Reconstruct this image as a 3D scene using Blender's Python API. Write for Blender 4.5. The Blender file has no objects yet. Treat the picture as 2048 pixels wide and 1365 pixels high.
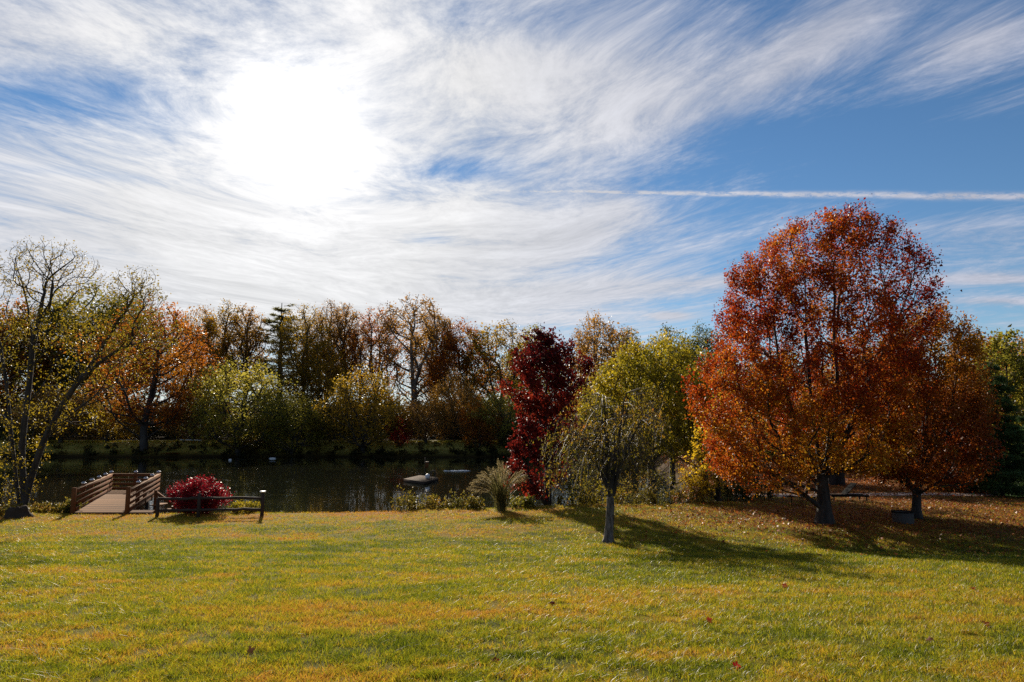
import bpy, math, random
import numpy as np
from mathutils import Vector

rng = np.random.default_rng(11)
random.seed(11)
SC = bpy.context.scene
COL = SC.collection
PI = math.pi

# ------------------------------------------------------------------ camera
F = 1365.0                      # focal length in pixels of the 2048 px wide photograph
PITCH = math.atan((860 - 682.5) / F)
CAMZ = 1.6
cam_d = bpy.data.cameras.new('camera')
cam_d.sensor_width = 36.0
cam_d.lens = 36.0 * F / 2048.0
cam_d.clip_start = 0.1
cam_d.clip_end = 8000
cam = bpy.data.objects.new('camera', cam_d)
COL.objects.link(cam)
cam.location = (0, 0, CAMZ)
cam.rotation_euler = (PI / 2 + PITCH, 0, 0)
SC.camera = cam


def ray(px, py):
    dx = (px - 1024) / F
    dy = (682.5 - py) / F
    c, s = math.cos(PITCH), math.sin(PITCH)
    return np.array([dx, c - dy * s, s + dy * c])


def at(px, py, Y):
    r = ray(px, py)
    return np.array([0, 0, CAMZ]) + r * (Y / r[1])


def uv(px, py):
    r = ray(px, py)
    return r[0] / r[1], r[2] / r[1]


# ------------------------------------------------------------------ exposure, sun, sky
SC.view_settings.view_transform = 'Standard'
SC.view_settings.look = 'None'
SC.view_settings.gamma = 1
SC.view_settings.exposure = 0.76
SUN_DIR = ray(606, 262)
SUN_DIR = SUN_DIR / np.linalg.norm(SUN_DIR)
SUN_EL = math.asin(SUN_DIR[2])
SUN_AZ = math.atan2(SUN_DIR[0], SUN_DIR[1])

sun_d = bpy.data.lights.new('sun', 'SUN')
sun_d.energy = 5.0
sun_d.angle = math.radians(0.55)
sun_d.color = (1.0, 0.89, 0.72)
sun = bpy.data.objects.new('sun', sun_d)
COL.objects.link(sun)
sun.location = (-40, 100, 60)
sun.rotation_euler = Vector((-SUN_DIR).tolist()).to_track_quat('-Z', 'Y').to_euler()


class S:
    """a node socket with arithmetic"""
    nt = None

    def __init__(self, s):
        self.s = s

    @staticmethod
    def m(op, *a, clamp=False):
        n = S.nt.nodes.new('ShaderNodeMath')
        n.operation = op
        n.use_clamp = clamp
        for i, v in enumerate(a):
            if isinstance(v, S):
                S.nt.links.new(v.s, n.inputs[i])
            else:
                n.inputs[i].default_value = v
        return S(n.outputs[0])

    def __add__(self, o): return S.m('ADD', self, o)
    def __radd__(self, o): return S.m('ADD', self, o)
    def __sub__(self, o): return S.m('SUBTRACT', self, o)
    def __rsub__(self, o): return S.m('SUBTRACT', o, self)
    def __mul__(self, o): return S.m('MULTIPLY', self, o)
    def __rmul__(self, o): return S.m('MULTIPLY', self, o)
    def __truediv__(self, o): return S.m('DIVIDE', self, o)
    def __rtruediv__(self, o): return S.m('DIVIDE', o, self)


def smax(a, b): return S.m('MAXIMUM', a, b)
def smin(a, b): return S.m('MINIMUM', a, b)
def sexp(a): return S.m('EXPONENT', a)
def sclamp(a): return S.m('ADD', a, 0.0, clamp=True)


def sstep(a, lo, hi):
    n = S.nt.nodes.new('ShaderNodeMapRange')
    n.interpolation_type = 'SMOOTHSTEP'
    for i, v in enumerate((a, lo, hi, 0.0, 1.0)):
        if isinstance(v, S):
            S.nt.links.new(v.s, n.inputs[i])
        else:
            n.inputs[i].default_value = v
    return S(n.outputs[0])


def svec(x, y, z=0.0):
    n = S.nt.nodes.new('ShaderNodeCombineXYZ')
    for i, v in enumerate((x, y, z)):
        if isinstance(v, S):
            S.nt.links.new(v.s, n.inputs[i])
        else:
            n.inputs[i].default_value = v
    return n.outputs[0]


def snoise(vec, scale=1.0, detail=6.0, rough=0.55, lac=2.0, dist=0.0):
    n = S.nt.nodes.new('ShaderNodeTexNoise')
    n.inputs['Scale'].default_value = scale
    n.inputs['Detail'].default_value = detail
    n.inputs['Roughness'].default_value = rough
    n.inputs['Lacunarity'].default_value = lac
    n.inputs['Distortion'].default_value = dist
    S.nt.links.new(vec, n.inputs['Vector'])
    return S(n.outputs['Fac'])


def smix(fac, a, b):
    n = S.nt.nodes.new('ShaderNodeMix')
    n.data_type = 'RGBA'
    n.clamp_factor = True
    for i, v in ((0, fac), (6, a), (7, b)):
        if isinstance(v, S):
            S.nt.links.new(v.s, n.inputs[i])
        elif hasattr(v, 'is_linked'):
            S.nt.links.new(v, n.inputs[i])
        elif isinstance(v, (int, float)):
            n.inputs[i].default_value = v
        else:
            n.inputs[i].default_value = (*v, 1.0)
    return n.outputs[2]


def srgbmul(c, k):
    """colour socket times a value socket"""
    n = S.nt.nodes.new('ShaderNodeVectorMath')
    n.operation = 'SCALE'
    if hasattr(c, 'is_linked'):
        S.nt.links.new(c, n.inputs[0])
    else:
        n.inputs[0].default_value = c
    if isinstance(k, S):
        S.nt.links.new(k.s, n.inputs['Scale'])
    else:
        n.inputs['Scale'].default_value = k
    return n.outputs[0]


def srgbadd(a, b):
    n = S.nt.nodes.new('ShaderNodeVectorMath')
    n.operation = 'ADD'
    S.nt.links.new(a, n.inputs[0])
    S.nt.links.new(b, n.inputs[1])
    return n.outputs[0]


SKY = 0.06
SKYV = 0.93
CL0, CL3 = 0.33, 0.19
world = bpy.data.worlds.new('World')
SC.world = world
world.use_nodes = True


def build_sky():
    nt = world.node_tree
    nt.nodes.clear()
    S.nt = nt
    out = nt.nodes.new('ShaderNodeOutputWorld')
    bg = nt.nodes.new('ShaderNodeBackground')
    bg.inputs['Strength'].default_value = SKY
    nt.links.new(bg.outputs[0], out.inputs[0])
    sky = nt.nodes.new('ShaderNodeTexSky')
    sky.sky_type = 'NISHITA'
    sky.sun_disc = False
    sky.sun_elevation = SUN_EL
    sky.sun_rotation = SUN_AZ
    sky.air_density = 1.0
    sky.dust_density = 0.0
    sky.ozone_density = 3.5
    tc = nt.nodes.new('ShaderNodeTexCoord')
    sep = nt.nodes.new('ShaderNodeSeparateXYZ')
    nt.links.new(tc.outputs['Generated'], sep.inputs[0])
    x, y, z = (S(sep.outputs[i]) for i in range(3))
    zc = smax(z, 0.03)
    px, py = x / zc, y / zc
    yc = smax(y, 0.15)
    u, v = x / yc, z / yc
    # cirrus sheet on a flat plane high overhead
    # the fibres arch over: falling towards the left, rising to the upper right
    pc = smax(smin(px, 2.2), -2.6) + 0.55
    qx = px
    qy = py + pc * pc * 0.33
    w1 = snoise(svec(qx, qy, 3.1), 0.8, 2, 0.45)
    w2 = snoise(svec(qx, qy, 9.7), 0.8, 2, 0.45)
    wx = qx + (w1 - 0.5) * 1.6
    wy = qy + (w2 - 0.5) * 1.2
    n_big = snoise(svec(wx * 0.7, wy * 1.1, 0.0), 1.1, 4, 0.5)
    n_str = snoise(svec(wx * 1.1, wy * 1.05, 5.0), 2.9, 9, 0.64)
    n_fin = snoise(svec(qx * 1.3 + (w1 - 0.5) * 1.3, qy * 1.2 + (w2 - 0.5) * 1.3, 8.0), 8.5, 9, 0.72)

    def blob(pxx, pyy, su, sv, amp, tilt=0.0):
        uu, vv = uv(pxx, pyy)
        du, dv = u - uu, v - vv
        if tilt:
            c, s = math.cos(tilt), math.sin(tilt)
            du, dv = du * c + dv * s, dv * c - du * s
        du = du * (F / su)
        dv = dv * (F / sv)
        return sexp((du * du + dv * dv) * -1.0) * amp

    cov = (1.0 - sstep(u, -0.10, 0.40)) * 0.21 * sstep(y, -0.1, 0.4) + 0.04 + 0.06 * (1.0 - sstep(y, -0.6, 0.0))  # last term: unseen cloud behind the camera, added to make the fill light neutral
    for b in ((620, 260, 330, 260, 0.22), (250, 470, 460, 120, 0.24), (700, 570, 520, 75, 0.24), (1000, 470, 260, 70, 0.20),
              (1250, 150, 300, 150, 0.22), (1640, 80, 230, 75, 0.36, 0.55), (1960, 85, 170, 55, 0.28, 0.3),
              (1420, 565, 420, 26, 0.26, 0.08), (1960, 470, 240, 40, 0.15), (1990, 558, 150, 13, 0.42), (2010, 603, 120, 9, 0.34),
              (1340, 632, 40, 8, 0.4), (1150, 470, 110, 35, 0.26, 0.25), (1250, 420, 100, 40, 0.18, -0.3), (1300, 250, 200, 70, 0.12, 0.3),
              (1000, 120, 160, 100, 0.10), (300, 640, 900, 60, 0.20), (150, 60, 260, 60, 0.08),
              (60, 190, 170, 60, -0.30), (250, 200, 130, 55, -0.16), (330, 250, 130, 40, -0.10), (920, 25, 110, 60, -0.16), (930, 340, 110, 26, -0.26), (860, 480, 60, 18, -0.16),
              (1100, 60, 120, 60, -0.10), (1800, 310, 420, 105, -0.26), (330, 520, 240, 12, -0.12, -0.1), (130, 345, 240, 12, -0.10, -0.1), (1000, 700, 300, 20, -0.1)):
        cov = cov + blob(*b)
    n = (n_big * 0.40 + n_str * 0.30 + n_fin * 0.30 - 0.5) * 1.75 + 0.5
    dens = sstep(n + cov - 0.62, -0.20, 0.36)
    # contrail
    vl = uv(1500, 388)[1] - (u - uv(1500, 388)[0]) * 0.012 + (snoise(svec(u * 6.0, 0.0, 2.0), 1.0, 3, 0.6) - 0.5) * 0.012
    tw = (0.0028 + sclamp(u * 0.0035))
    td = (v - vl) / tw
    tr = sexp(td * td * -1.0) * sstep(u, -0.12, -0.01)
    tr = tr * (0.1 + sstep(snoise(svec(u * 34.0, v * 110.0, 0.0), 1.0, 6, 0.75), 0.3, 0.62))
    dens = sclamp(smax(dens, sclamp(tr * 1.2)))
    # angle from the sun
    ca = x * float(SUN_DIR[0]) + y * float(SUN_DIR[1]) + z * float(SUN_DIR[2])
    ang = S.m('ARCCOSINE', smin(ca, 1.0))
    g1 = sexp(ang * ang * (-1.0 / 0.075 ** 2))
    g2 = sexp(ang * (-1.0 / 0.14))
    g3 = sexp(ang * (-1.0 / 0.50))
    k = 1.0 / SKY
    ccol = smix(sclamp(g3 * 1.6), (0.76, 0.80, 1.0), (1.0, 0.985, 0.97))
    cl = srgbmul(ccol, (CL0 + g3 * CL3 + g2 * 0.23 + g1 * 0.12) * k * (0.22 + n_big * 0.46 + n_str * 0.66 + n_fin * 0.46))
    # clear air: the sky texture, deepened as a polarised autumn sky is
    hs = nt.nodes.new('ShaderNodeHueSaturation')
    hs.inputs['Hue'].default_value = 0.5
    hs.inputs['Saturation'].default_value = 1.12
    hs.inputs['Value'].default_value = SKYV
    nt.links.new(sky.outputs[0], hs.inputs['Color'])
    halo = srgbmul((1.0, 0.98, 0.95), (g1 * 0.07 + g2 * 0.03) * k)
    col = srgbadd(smix(dens * 0.93, hs.outputs[0], cl), halo)
    nt.links.new(col, bg.inputs['Color'])


build_sky()
world.cycles.sampling_method = 'MANUAL'
world.cycles.sample_map_resolution = 512
cy = SC.cycles
cy.max_bounces = 6
cy.diffuse_bounces = 3
cy.glossy_bounces = 3
cy.transmission_bounces = 4
cy.transparent_max_bounces = 8
cy.use_denoising = False
cy.sample_clamp_direct = 5.0
cy.sample_clamp_indirect = 3.0
cy.caustics_reflective = False
cy.caustics_refractive = False


# ------------------------------------------------------------------ helpers
def smooth01(x, a, b):
    t = np.clip((np.asarray(x, float) - a) / (b - a), 0, 1)
    return t * t * (3 - 2 * t)


_tab = np.random.default_rng(5).random((256, 256))


def vnoise(x, y):
    xi, yi = np.floor(x).astype(int), np.floor(y).astype(int)
    fx, fy = x - xi, y - yi
    fx, fy = fx * fx * (3 - 2 * fx), fy * fy * (3 - 2 * fy)
    g = lambda i, j: _tab[(xi + i) & 255, (yi + j) & 255]
    return (g(0, 0) * (1 - fx) + g(1, 0) * fx) * (1 - fy) + (g(0, 1) * (1 - fx) + g(1, 1) * fx) * fy


def fbm(x, y, octv=4):
    s, a, t = 0, 1, 0
    for i in range(octv):
        s = s + a * vnoise(x * 2 ** i + 17.3 * i, y * 2 ** i + 9.1 * i)
        t += a
        a *= 0.55
    return s / t


def tag(o, label=None, cat=None, group=None, kind=None):
    if label: o['label'] = label
    if cat: o['category'] = cat
    if group: o['group'] = group
    if kind: o['kind'] = kind
    return o


def empty(name, loc, label=None, cat=None, group=None):
    o = bpy.data.objects.new(name, None)
    COL.objects.link(o)
    o.location = loc
    o.empty_display_size = 0.3
    return tag(o, label, cat, group)


def make_mesh(name, verts, faces, attr=None, smooth=True):
    """verts (n,3); faces: list of int arrays (m,k)"""
    verts = np.asarray(verts, np.float32)
    me = bpy.data.meshes.new(name)
    me.vertices.add(len(verts))
    me.vertices.foreach_set('co', verts.ravel())
    faces = [np.asarray(f, np.int32) for f in faces if len(f)]
    loops = np.concatenate([f.ravel() for f in faces])
    lens = np.concatenate([np.full(len(f), f.shape[1], np.int32) for f in faces])
    starts = np.concatenate([[0], np.cumsum(lens)[:-1]]).astype(np.int32)
    me.loops.add(len(loops))
    me.loops.foreach_set('vertex_index', loops)
    me.polygons.add(len(lens))
    me.polygons.foreach_set('loop_start', starts)
    me.polygons.foreach_set('loop_total', lens)
    if smooth:
        me.polygons.foreach_set('use_smooth', np.ones(len(lens), bool))
    if attr is not None:
        for k, v in attr.items():
            a = me.attributes.new(k, 'FLOAT', 'POINT')
            a.data.foreach_set('value', np.asarray(v, np.float32))
    me.update(calc_edges=True)
    return me


def link(name, me, mat, parent=None, loc=None):
    o = bpy.data.objects.new(name, me)
    COL.objects.link(o)
    if mat is not None and not me.materials:
        me.materials.append(mat)
    if parent is not None: o.parent = parent
    if loc is not None: o.location = loc
    return o


class MB:
    """collects boxes, tubes and lathes into one mesh"""

    def __init__(self):
        self.v, self.f4, self.f3, self.n = [], [], [], 0

    def add(self, v, f4=None, f3=None):
        v = np.asarray(v, float)
        if f4 is not None and len(f4): self.f4.append(np.asarray(f4) + self.n)
        if f3 is not None and len(f3): self.f3.append(np.asarray(f3) + self.n)
        self.v.append(v)
        self.n += len(v)

    def box(self, c, size, X=(1, 0, 0), Yv=(0, 1, 0), bev=0.0):
        X = np.array(X, float); X /= np.linalg.norm(X)
        Yv = np.array(Yv, float); Yv = Yv - X * (X @ Yv); Yv /= np.linalg.norm(Yv)
        Z = np.cross(X, Yv)
        hx, hy, hz = np.array(size) / 2
        b = bev or min(hx, hy, hz) * 0.18
        ring = [(-hx + b, -hy), (hx - b, -hy), (hx, -hy + b), (hx, hy - b), (hx - b, hy), (-hx + b, hy), (-hx, hy - b), (-hx, -hy + b)]
        V = []
        for zz, s in ((-hz, b), (-hz + b, 0), (hz - b, 0), (hz, b)):
            for (a, c2) in ring:
                V.append((a - np.sign(a) * s * (abs(a) > 0), c2 - np.sign(c2) * s, zz))
        V = np.array(V)
        P = np.array(c) + V[:, :1] * X + V[:, 1:2] * Yv + V[:, 2:3] * Z
        f = []
        for r in range(3):
            for i in range(8):
                j = (i + 1) % 8
                f.append((r * 8 + i, r * 8 + j, r * 8 + 8 + j, r * 8 + 8 + i))
        f += [(3, 2, 1, 0), (7, 4, 3, 0), (7, 6, 5, 4)]
        f += [(24, 25, 26, 27), (24, 27, 28, 31), (28, 29, 30, 31)]
        self.add(P, f)

    def bar(self, p, q, w, h, up=(0, 0, 1)):
        p, q = np.array(p, float), np.array(q, float)
        d = q - p
        L = np.linalg.norm(d)
        X = d / L
        up = np.array(up, float)
        Yv = np.cross(up, X)
        self.box((p + q) / 2, (L, w, h), X, Yv)

    def tube(self, pts, rad, n=8, cap=True):
        pts = np.asarray(pts, float)
        m = len(pts)
        rad = np.broadcast_to(np.asarray(rad, float), (m,))
        T = np.gradient(pts, axis=0)
        T /= np.linalg.norm(T, axis=1, keepdims=True) + 1e-9
        ref = np.array([0, 0, 1.0]) if abs(T[0][2]) < 0.9 else np.array([1.0, 0, 0])
        A = np.cross(T[0], ref); A /= np.linalg.norm(A)
        th = np.arange(n) * 2 * PI / n
        c, s = np.cos(th)[:, None], np.sin(th)[:, None]
        V = np.empty((m, n, 3))
        for i in range(m):
            A = A - T[i] * (A @ T[i])
            A /= np.linalg.norm(A) + 1e-9
            B = np.cross(T[i], A)
            V[i] = pts[i] + rad[i] * (c * A + s * B)
        idx = np.arange(m * n).reshape(m, n)
        a, b = idx[:-1], idx[1:]
        f = np.stack([a, np.roll(a, -1, 1), np.roll(b, -1, 1), b], -1).reshape(-1, 4)
        V = V.reshape(-1, 3)
        f3 = None
        if cap:
            V = np.vstack([V, pts[:1], pts[-1:]])
            k = m * n
            f3 = [(idx[0][(i + 1) % n], idx[0][i], k) for i in range(n)] + [(idx[-1][i], idx[-1][(i + 1) % n], k + 1) for i in range(n)]
        self.add(V, f, f3)

    def lathe(self, prof, c=(0, 0, 0), n=24):
        th = np.arange(n) * 2 * PI / n
        V = np.concatenate([np.stack([r * np.cos(th), r * np.sin(th), np.full(n, z)], -1) for r, z in prof]) + np.array(c)
        m = len(prof)
        idx = np.arange(m * n).reshape(m, n)
        a, b = idx[:-1], idx[1:]
        self.add(V, np.stack([a, np.roll(a, -1, 1), np.roll(b, -1, 1), b], -1).reshape(-1, 4))

    def build(self, name, mat, parent=None, smooth=False, loc=None):
        fs = []
        if self.f4: fs.append(np.concatenate(self.f4))
        if self.f3: fs.append(np.concatenate(self.f3))
        me = make_mesh(name, np.concatenate(self.v), fs, smooth=smooth)
        return link(name, me, mat, parent, loc)


# ------------------------------------------------------------------ materials
def new_mat(name):
    m = bpy.data.materials.new(name)
    m.use_nodes = True
    nt = m.node_tree
    nt.nodes.clear()
    S.nt = nt
    out = nt.nodes.new('ShaderNodeOutputMaterial')
    return m, nt, out


def ramp(nt, fac, cols):
    r = nt.nodes.new('ShaderNodeValToRGB')
    e = r.color_ramp.elements
    while len(e) < len(cols): e.new(0.5)
    for i, c in enumerate(cols):
        e[i].position = i / (len(cols) - 1)
        e[i].color = (*c, 1)
    nt.links.new(fac, r.inputs[0])
    return r.outputs[0]


def leaf_mat(name, cols, trans=0.55, boost=1.35, rough=0.5, spec=0.14, vary=0.10):
    m, nt, out = new_mat(name)
    at_ = nt.nodes.new('ShaderNodeAttribute'); at_.attribute_name = 'lv'
    oi = nt.nodes.new('ShaderNodeObjectInfo')
    f = sclamp(S(at_.outputs['Fac']) + (S(oi.outputs['Random']) - 0.5) * vary)
    c = ramp(nt, f.s, cols)
    p = nt.nodes.new('ShaderNodeBsdfPrincipled')
    p.inputs['Roughness'].default_value = rough
    p.inputs['Specular IOR Level'].default_value = spec
    nt.links.new(c, p.inputs['Base Color'])
    t = nt.nodes.new('ShaderNodeBsdfTranslucent')
    nt.links.new(srgbmul(c, boost), t.inputs['Color'])
    mx = nt.nodes.new('ShaderNodeMixShader')
    mx.inputs[0].default_value = trans
    nt.links.new(p.outputs[0], mx.inputs[1])
    nt.links.new(t.outputs[0], mx.inputs[2])
    nt.links.new(mx.outputs[0], out.inputs[0])
    return m


def bark_mat(name, c1, c2, scale=6.0, rough=0.85):
    m, nt, out = new_mat(name)
    tc = nt.nodes.new('ShaderNodeTexCoord')
    mp = nt.nodes.new('ShaderNodeMapping')
    mp.inputs['Scale'].default_value = (1, 1, 0.22)
    nt.links.new(tc.outputs['Object'], mp.inputs[0])
    n = snoise(mp.outputs[0], scale, 8, 0.65)
    c = smix(sstep(n, 0.35, 0.68), c1, c2)
    p = nt.nodes.new('ShaderNodeBsdfPrincipled')
    p.inputs['Roughness'].default_value = rough
    nt.links.new(c, p.inputs['Base Color'])
    b = nt.nodes.new('ShaderNodeBump')
    b.inputs['Strength'].default_value = 0.7
    b.inputs['Distance'].default_value = 0.03
    nt.links.new(n.s, b.inputs['Height'])
    nt.links.new(b.outputs[0], p.inputs['Normal'])
    nt.links.new(p.outputs[0], out.inputs[0])
    return m


def wood_mat(name, c1, c2, axis_scale=(0.6, 14, 14), rough=0.85, spec=0.04):
    m, nt, out = new_mat(name)
    tc = nt.nodes.new('ShaderNodeTexCoord')
    mp = nt.nodes.new('ShaderNodeMapping')
    mp.inputs['Scale'].default_value = axis_scale
    nt.links.new(tc.outputs['Object'], mp.inputs[0])
    n = snoise(mp.outputs[0], 1.0, 6, 0.6)
    geo = nt.nodes.new('ShaderNodeNewGeometry')
    f = sclamp(n * 0.8 + S(geo.outputs['Random Per Island']) * 0.75 - 0.28)
    c = smix(f, c1, c2)
    p = nt.nodes.new('ShaderNodeBsdfPrincipled')
    p.inputs['Roughness'].default_value = rough
    p.inputs['Specular IOR Level'].default_value = spec
    nt.links.new(c, p.inputs['Base Color'])
    b = nt.nodes.new('ShaderNodeBump')
    b.inputs['Strength'].default_value = 0.3
    b.inputs['Distance'].default_value = 0.01
    nt.links.new(n.s, b.inputs['Height'])
    nt.links.new(b.outputs[0], p.inputs['Normal'])
    nt.links.new(p.outputs[0], out.inputs[0])
    return m


def plain_mat(name, c, rough=0.5, metal=0.0, var=0.25, scale=8.0):
    m, nt, out = new_mat(name)
    tc = nt.nodes.new('ShaderNodeTexCoord')
    n = snoise(tc.outputs['Object'], scale, 5, 0.6)
    col = smix(n, tuple(v * (1 - var) for v in c), tuple(min(1, v * (1 + var)) for v in c))
    p = nt.nodes.new('ShaderNodeBsdfPrincipled')
    p.inputs['Roughness'].default_value = rough
    p.inputs['Metallic'].default_value = metal
    if rough > 0.65: p.inputs['Specular IOR Level'].default_value = 0.05
    nt.links.new(col, p.inputs['Base Color'])
    nt.links.new(p.outputs[0], out.inputs[0])
    return m


M = {}
M['bark'] = bark_mat('bark_dark', (0.012, 0.009, 0.007), (0.050, 0.038, 0.030))
M['bark_far'] = bark_mat('bark_far', (0.016, 0.012, 0.010), (0.06, 0.05, 0.042), 1.5)
M['bark_pale'] = bark_mat('bark_pale', (0.05, 0.042, 0.036), (0.22, 0.19, 0.165), 2.0)
M['bark_cherry'] = bark_mat('bark_cherry', (0.045, 0.032, 0.024), (0.20, 0.165, 0.135), 14.0)
M['twig_pale'] = bark_mat('twig_pale', (0.030, 0.019, 0.011), (0.10, 0.066, 0.045), 9.0, 0.6)
M['maple'] = leaf_mat('maple_leaf', [(0.10, 0.006, 0.004), (0.22, 0.022, 0.005), (0.31, 0.060, 0.007), (0.37, 0.125, 0.010), (0.43, 0.23, 0.015)], 0.56, 1.35, 0.48, 0.16)
M['maple_gold'] = leaf_mat('maple_gold_leaf', [(0.15, 0.022, 0.006), (0.26, 0.07, 0.009), (0.34, 0.145, 0.012), (0.30, 0.19, 0.016)], 0.5, 1.25)
M['crimson'] = leaf_mat('crimson_leaf', [(0.03, 0.004, 0.005), (0.085, 0.007, 0.007), (0.19, 0.017, 0.009), (0.32, 0.055, 0.014)], 0.46, 1.25)
M['cherry'] = leaf_mat('cherry_leaf', [(0.07, 0.070, 0.010), (0.155, 0.125, 0.012), (0.25, 0.15, 0.014), (0.30, 0.095, 0.014)], 0.55, 1.35)
M['yellowgreen'] = leaf_mat('yellowgreen_leaf', [(0.08, 0.078, 0.010), (0.185, 0.155, 0.011), (0.30, 0.22, 0.013), (0.38, 0.245, 0.015)], 0.55, 1.4)
M['olive'] = leaf_mat('olive_leaf', [(0.055, 0.058, 0.011), (0.125, 0.118, 0.014), (0.20, 0.168, 0.018), (0.26, 0.185, 0.022)], 0.56, 1.45)
M['gold'] = leaf_mat('gold_leaf', [(0.095, 0.066, 0.010), (0.21, 0.135, 0.012), (0.31, 0.185, 0.014), (0.34, 0.155, 0.013)], 0.56, 1.45)
M['brown'] = leaf_mat('brown_leaf', [(0.10, 0.056, 0.020), (0.22, 0.115, 0.025), (0.33, 0.165, 0.025), (0.35, 0.20, 0.028)], 0.56, 1.45)
M['rust'] = leaf_mat('rust_leaf', [(0.10, 0.030, 0.008), (0.23, 0.065, 0.009), (0.32, 0.11, 0.010), (0.36, 0.17, 0.013)], 0.56, 1.45)
M['red'] = leaf_mat('red_leaf', [(0.13, 0.012, 0.01), (0.30, 0.022, 0.014), (0.42, 0.04, 0.016)], 0.5, 1.25)
M['darkgreen'] = leaf_mat('darkgreen_leaf', [(0.028, 0.034, 0.010), (0.055, 0.062, 0.013), (0.105, 0.10, 0.017), (0.15, 0.125, 0.02)], 0.56, 1.45)
M['needle'] = leaf_mat('pine_needle', [(0.055, 0.055, 0.024), (0.11, 0.105, 0.034), (0.18, 0.15, 0.04)], 0.55, 1.6, 0.6, 0.06)
M['needle_near'] = leaf_mat('pine_needle_near', [(0.022, 0.045, 0.018), (0.05, 0.09, 0.028), (0.10, 0.14, 0.03)], 0.35, 1.2)
M['burning'] = leaf_mat('burning_bush_leaf', [(0.07, 0.004, 0.008), (0.17, 0.008, 0.014), (0.25, 0.012, 0.019), (0.34, 0.032, 0.020)], 0.48, 1.25, 0.48, 0.16)
M['willow'] = leaf_mat('willow_leaf', [(0.09, 0.085, 0.018), (0.18, 0.165, 0.024), (0.27, 0.225, 0.03), (0.33, 0.24, 0.03)], 0.58, 1.5)
M['shoretree'] = leaf_mat('shore_tree_leaf', [(0.07, 0.06, 0.009), (0.17, 0.13, 0.011), (0.28, 0.195, 0.013), (0.34, 0.21, 0.018)], 0.5, 1.3)
M['yellow'] = leaf_mat('yellow_leaf', [(0.22, 0.15, 0.012), (0.38, 0.25, 0.014), (0.50, 0.32, 0.016), (0.52, 0.27, 0.016)], 0.55, 1.4)
M['weed'] = leaf_mat('weed_leaf', [(0.05, 0.052, 0.012), (0.13, 0.115, 0.015), (0.24, 0.17, 0.022), (0.30, 0.12, 0.025)], 0.5, 1.3)
M['reed'] = leaf_mat('reed_blade', [(0.05, 0.055, 0.015), (0.13, 0.115, 0.035), (0.25, 0.20, 0.08)], 0.5, 1.1)
M['plume'] = leaf_mat('plume', [(0.16, 0.12, 0.05), (0.28, 0.22, 0.10), (0.42, 0.34, 0.18)], 0.55, 1.2, 0.5)
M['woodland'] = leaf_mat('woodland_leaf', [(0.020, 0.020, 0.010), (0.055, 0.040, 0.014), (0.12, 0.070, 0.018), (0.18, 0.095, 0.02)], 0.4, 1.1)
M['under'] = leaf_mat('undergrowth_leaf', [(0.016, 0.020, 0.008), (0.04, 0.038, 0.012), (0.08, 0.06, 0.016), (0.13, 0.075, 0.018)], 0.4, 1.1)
M['litter'] = leaf_mat('litter_leaf', [(0.10, 0.03, 0.012), (0.22, 0.065, 0.018), (0.34, 0.11, 0.025), (0.42, 0.2, 0.05)], 0.35, 1.2, 0.5, 0.25)
M['grass'] = leaf_mat('grass_blade', [(0.080, 0.105, 0.006), (0.175, 0.185, 0.008), (0.29, 0.25, 0.011), (0.38, 0.225, 0.018), (0.33, 0.15, 0.026)], 0.55, 1.4, 0.42, 0.26, 0.0)
M['wood'] = wood_mat('deck_wood', (0.075, 0.036, 0.018), (0.33, 0.175, 0.085), (0.6, 10, 10))
M['rail_wood'] = wood_mat('rail_wood', (0.06, 0.020, 0.007), (0.23, 0.088, 0.032), (3, 3, 3))
M['old_wood'] = wood_mat('old_fence_wood', (0.025, 0.017, 0.013), (0.085, 0.06, 0.045), (0.8, 16, 16), 0.8)
M['raft_wood'] = wood_mat('raft_wood', (0.05, 0.032, 0.022), (0.12, 0.082, 0.058), (1.5, 6, 6))
M['cap'] = plain_mat('solar_cap', (0.10, 0.13, 0.20), 0.12, 0.0)
M['cap_rim'] = plain_mat('cap_rim', (0.75, 0.76, 0.78), 0.3, 0.0, 0.05)
M['white'] = plain_mat('white_paint', (0.72, 0.72, 0.70), 0.4, 0.0, 0.08)
M['metal'] = plain_mat('bare_metal', (0.55, 0.56, 0.58), 0.3, 1.0, 0.15)
M['galv'] = plain_mat('galvanised_metal', (0.075, 0.066, 0.058), 0.7, 0.0, 0.3)
M['black'] = plain_mat('dark_paint', (0.012, 0.011, 0.011), 0.9, 0.0, 0.3)
M['stone'] = plain_mat('stone', (0.055, 0.038, 0.026), 0.9, 0.0, 0.5, 5.0)


# ------------------------------------------------------------------ terrain
WATER = -3.0
POND = np.array([(-150, 33.6), (-40, 33.3), (-20, 33.7), (-8, 33.3), (1, 33.9), (7, 34.2), (9.5, 40), (13, 55), (15, 68), (18, 88), (22, 106), (30, 117),
                 (10, 118), (-12, 116.5), (-36, 118), (-60, 116.5), (-90, 117.5), (-150, 117)], float)


def pond_sd(x, y):
    """distance to the shoreline, negative in the water"""
    P = np.stack([x, y], -1)
    d = np.full(x.shape, 1e9)
    ins = np.zeros(x.shape, bool)
    for a, b in zip(POND, np.roll(POND, -1, 0)):
        ab = b - a
        t = np.clip(((P - a) @ ab) / (ab @ ab), 0, 1)
        q = P - (a + t[..., None] * ab)
        d = np.minimum(d, np.hypot(q[..., 0], q[..., 1]))
        c = ((a[1] > y) != (b[1] > y)) & (x < (b[0] - a[0]) * (y - a[1]) / (b[1] - a[1] + 1e-12) + a[0])
        ins ^= c
    return np.where(ins, -d, d)


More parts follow.
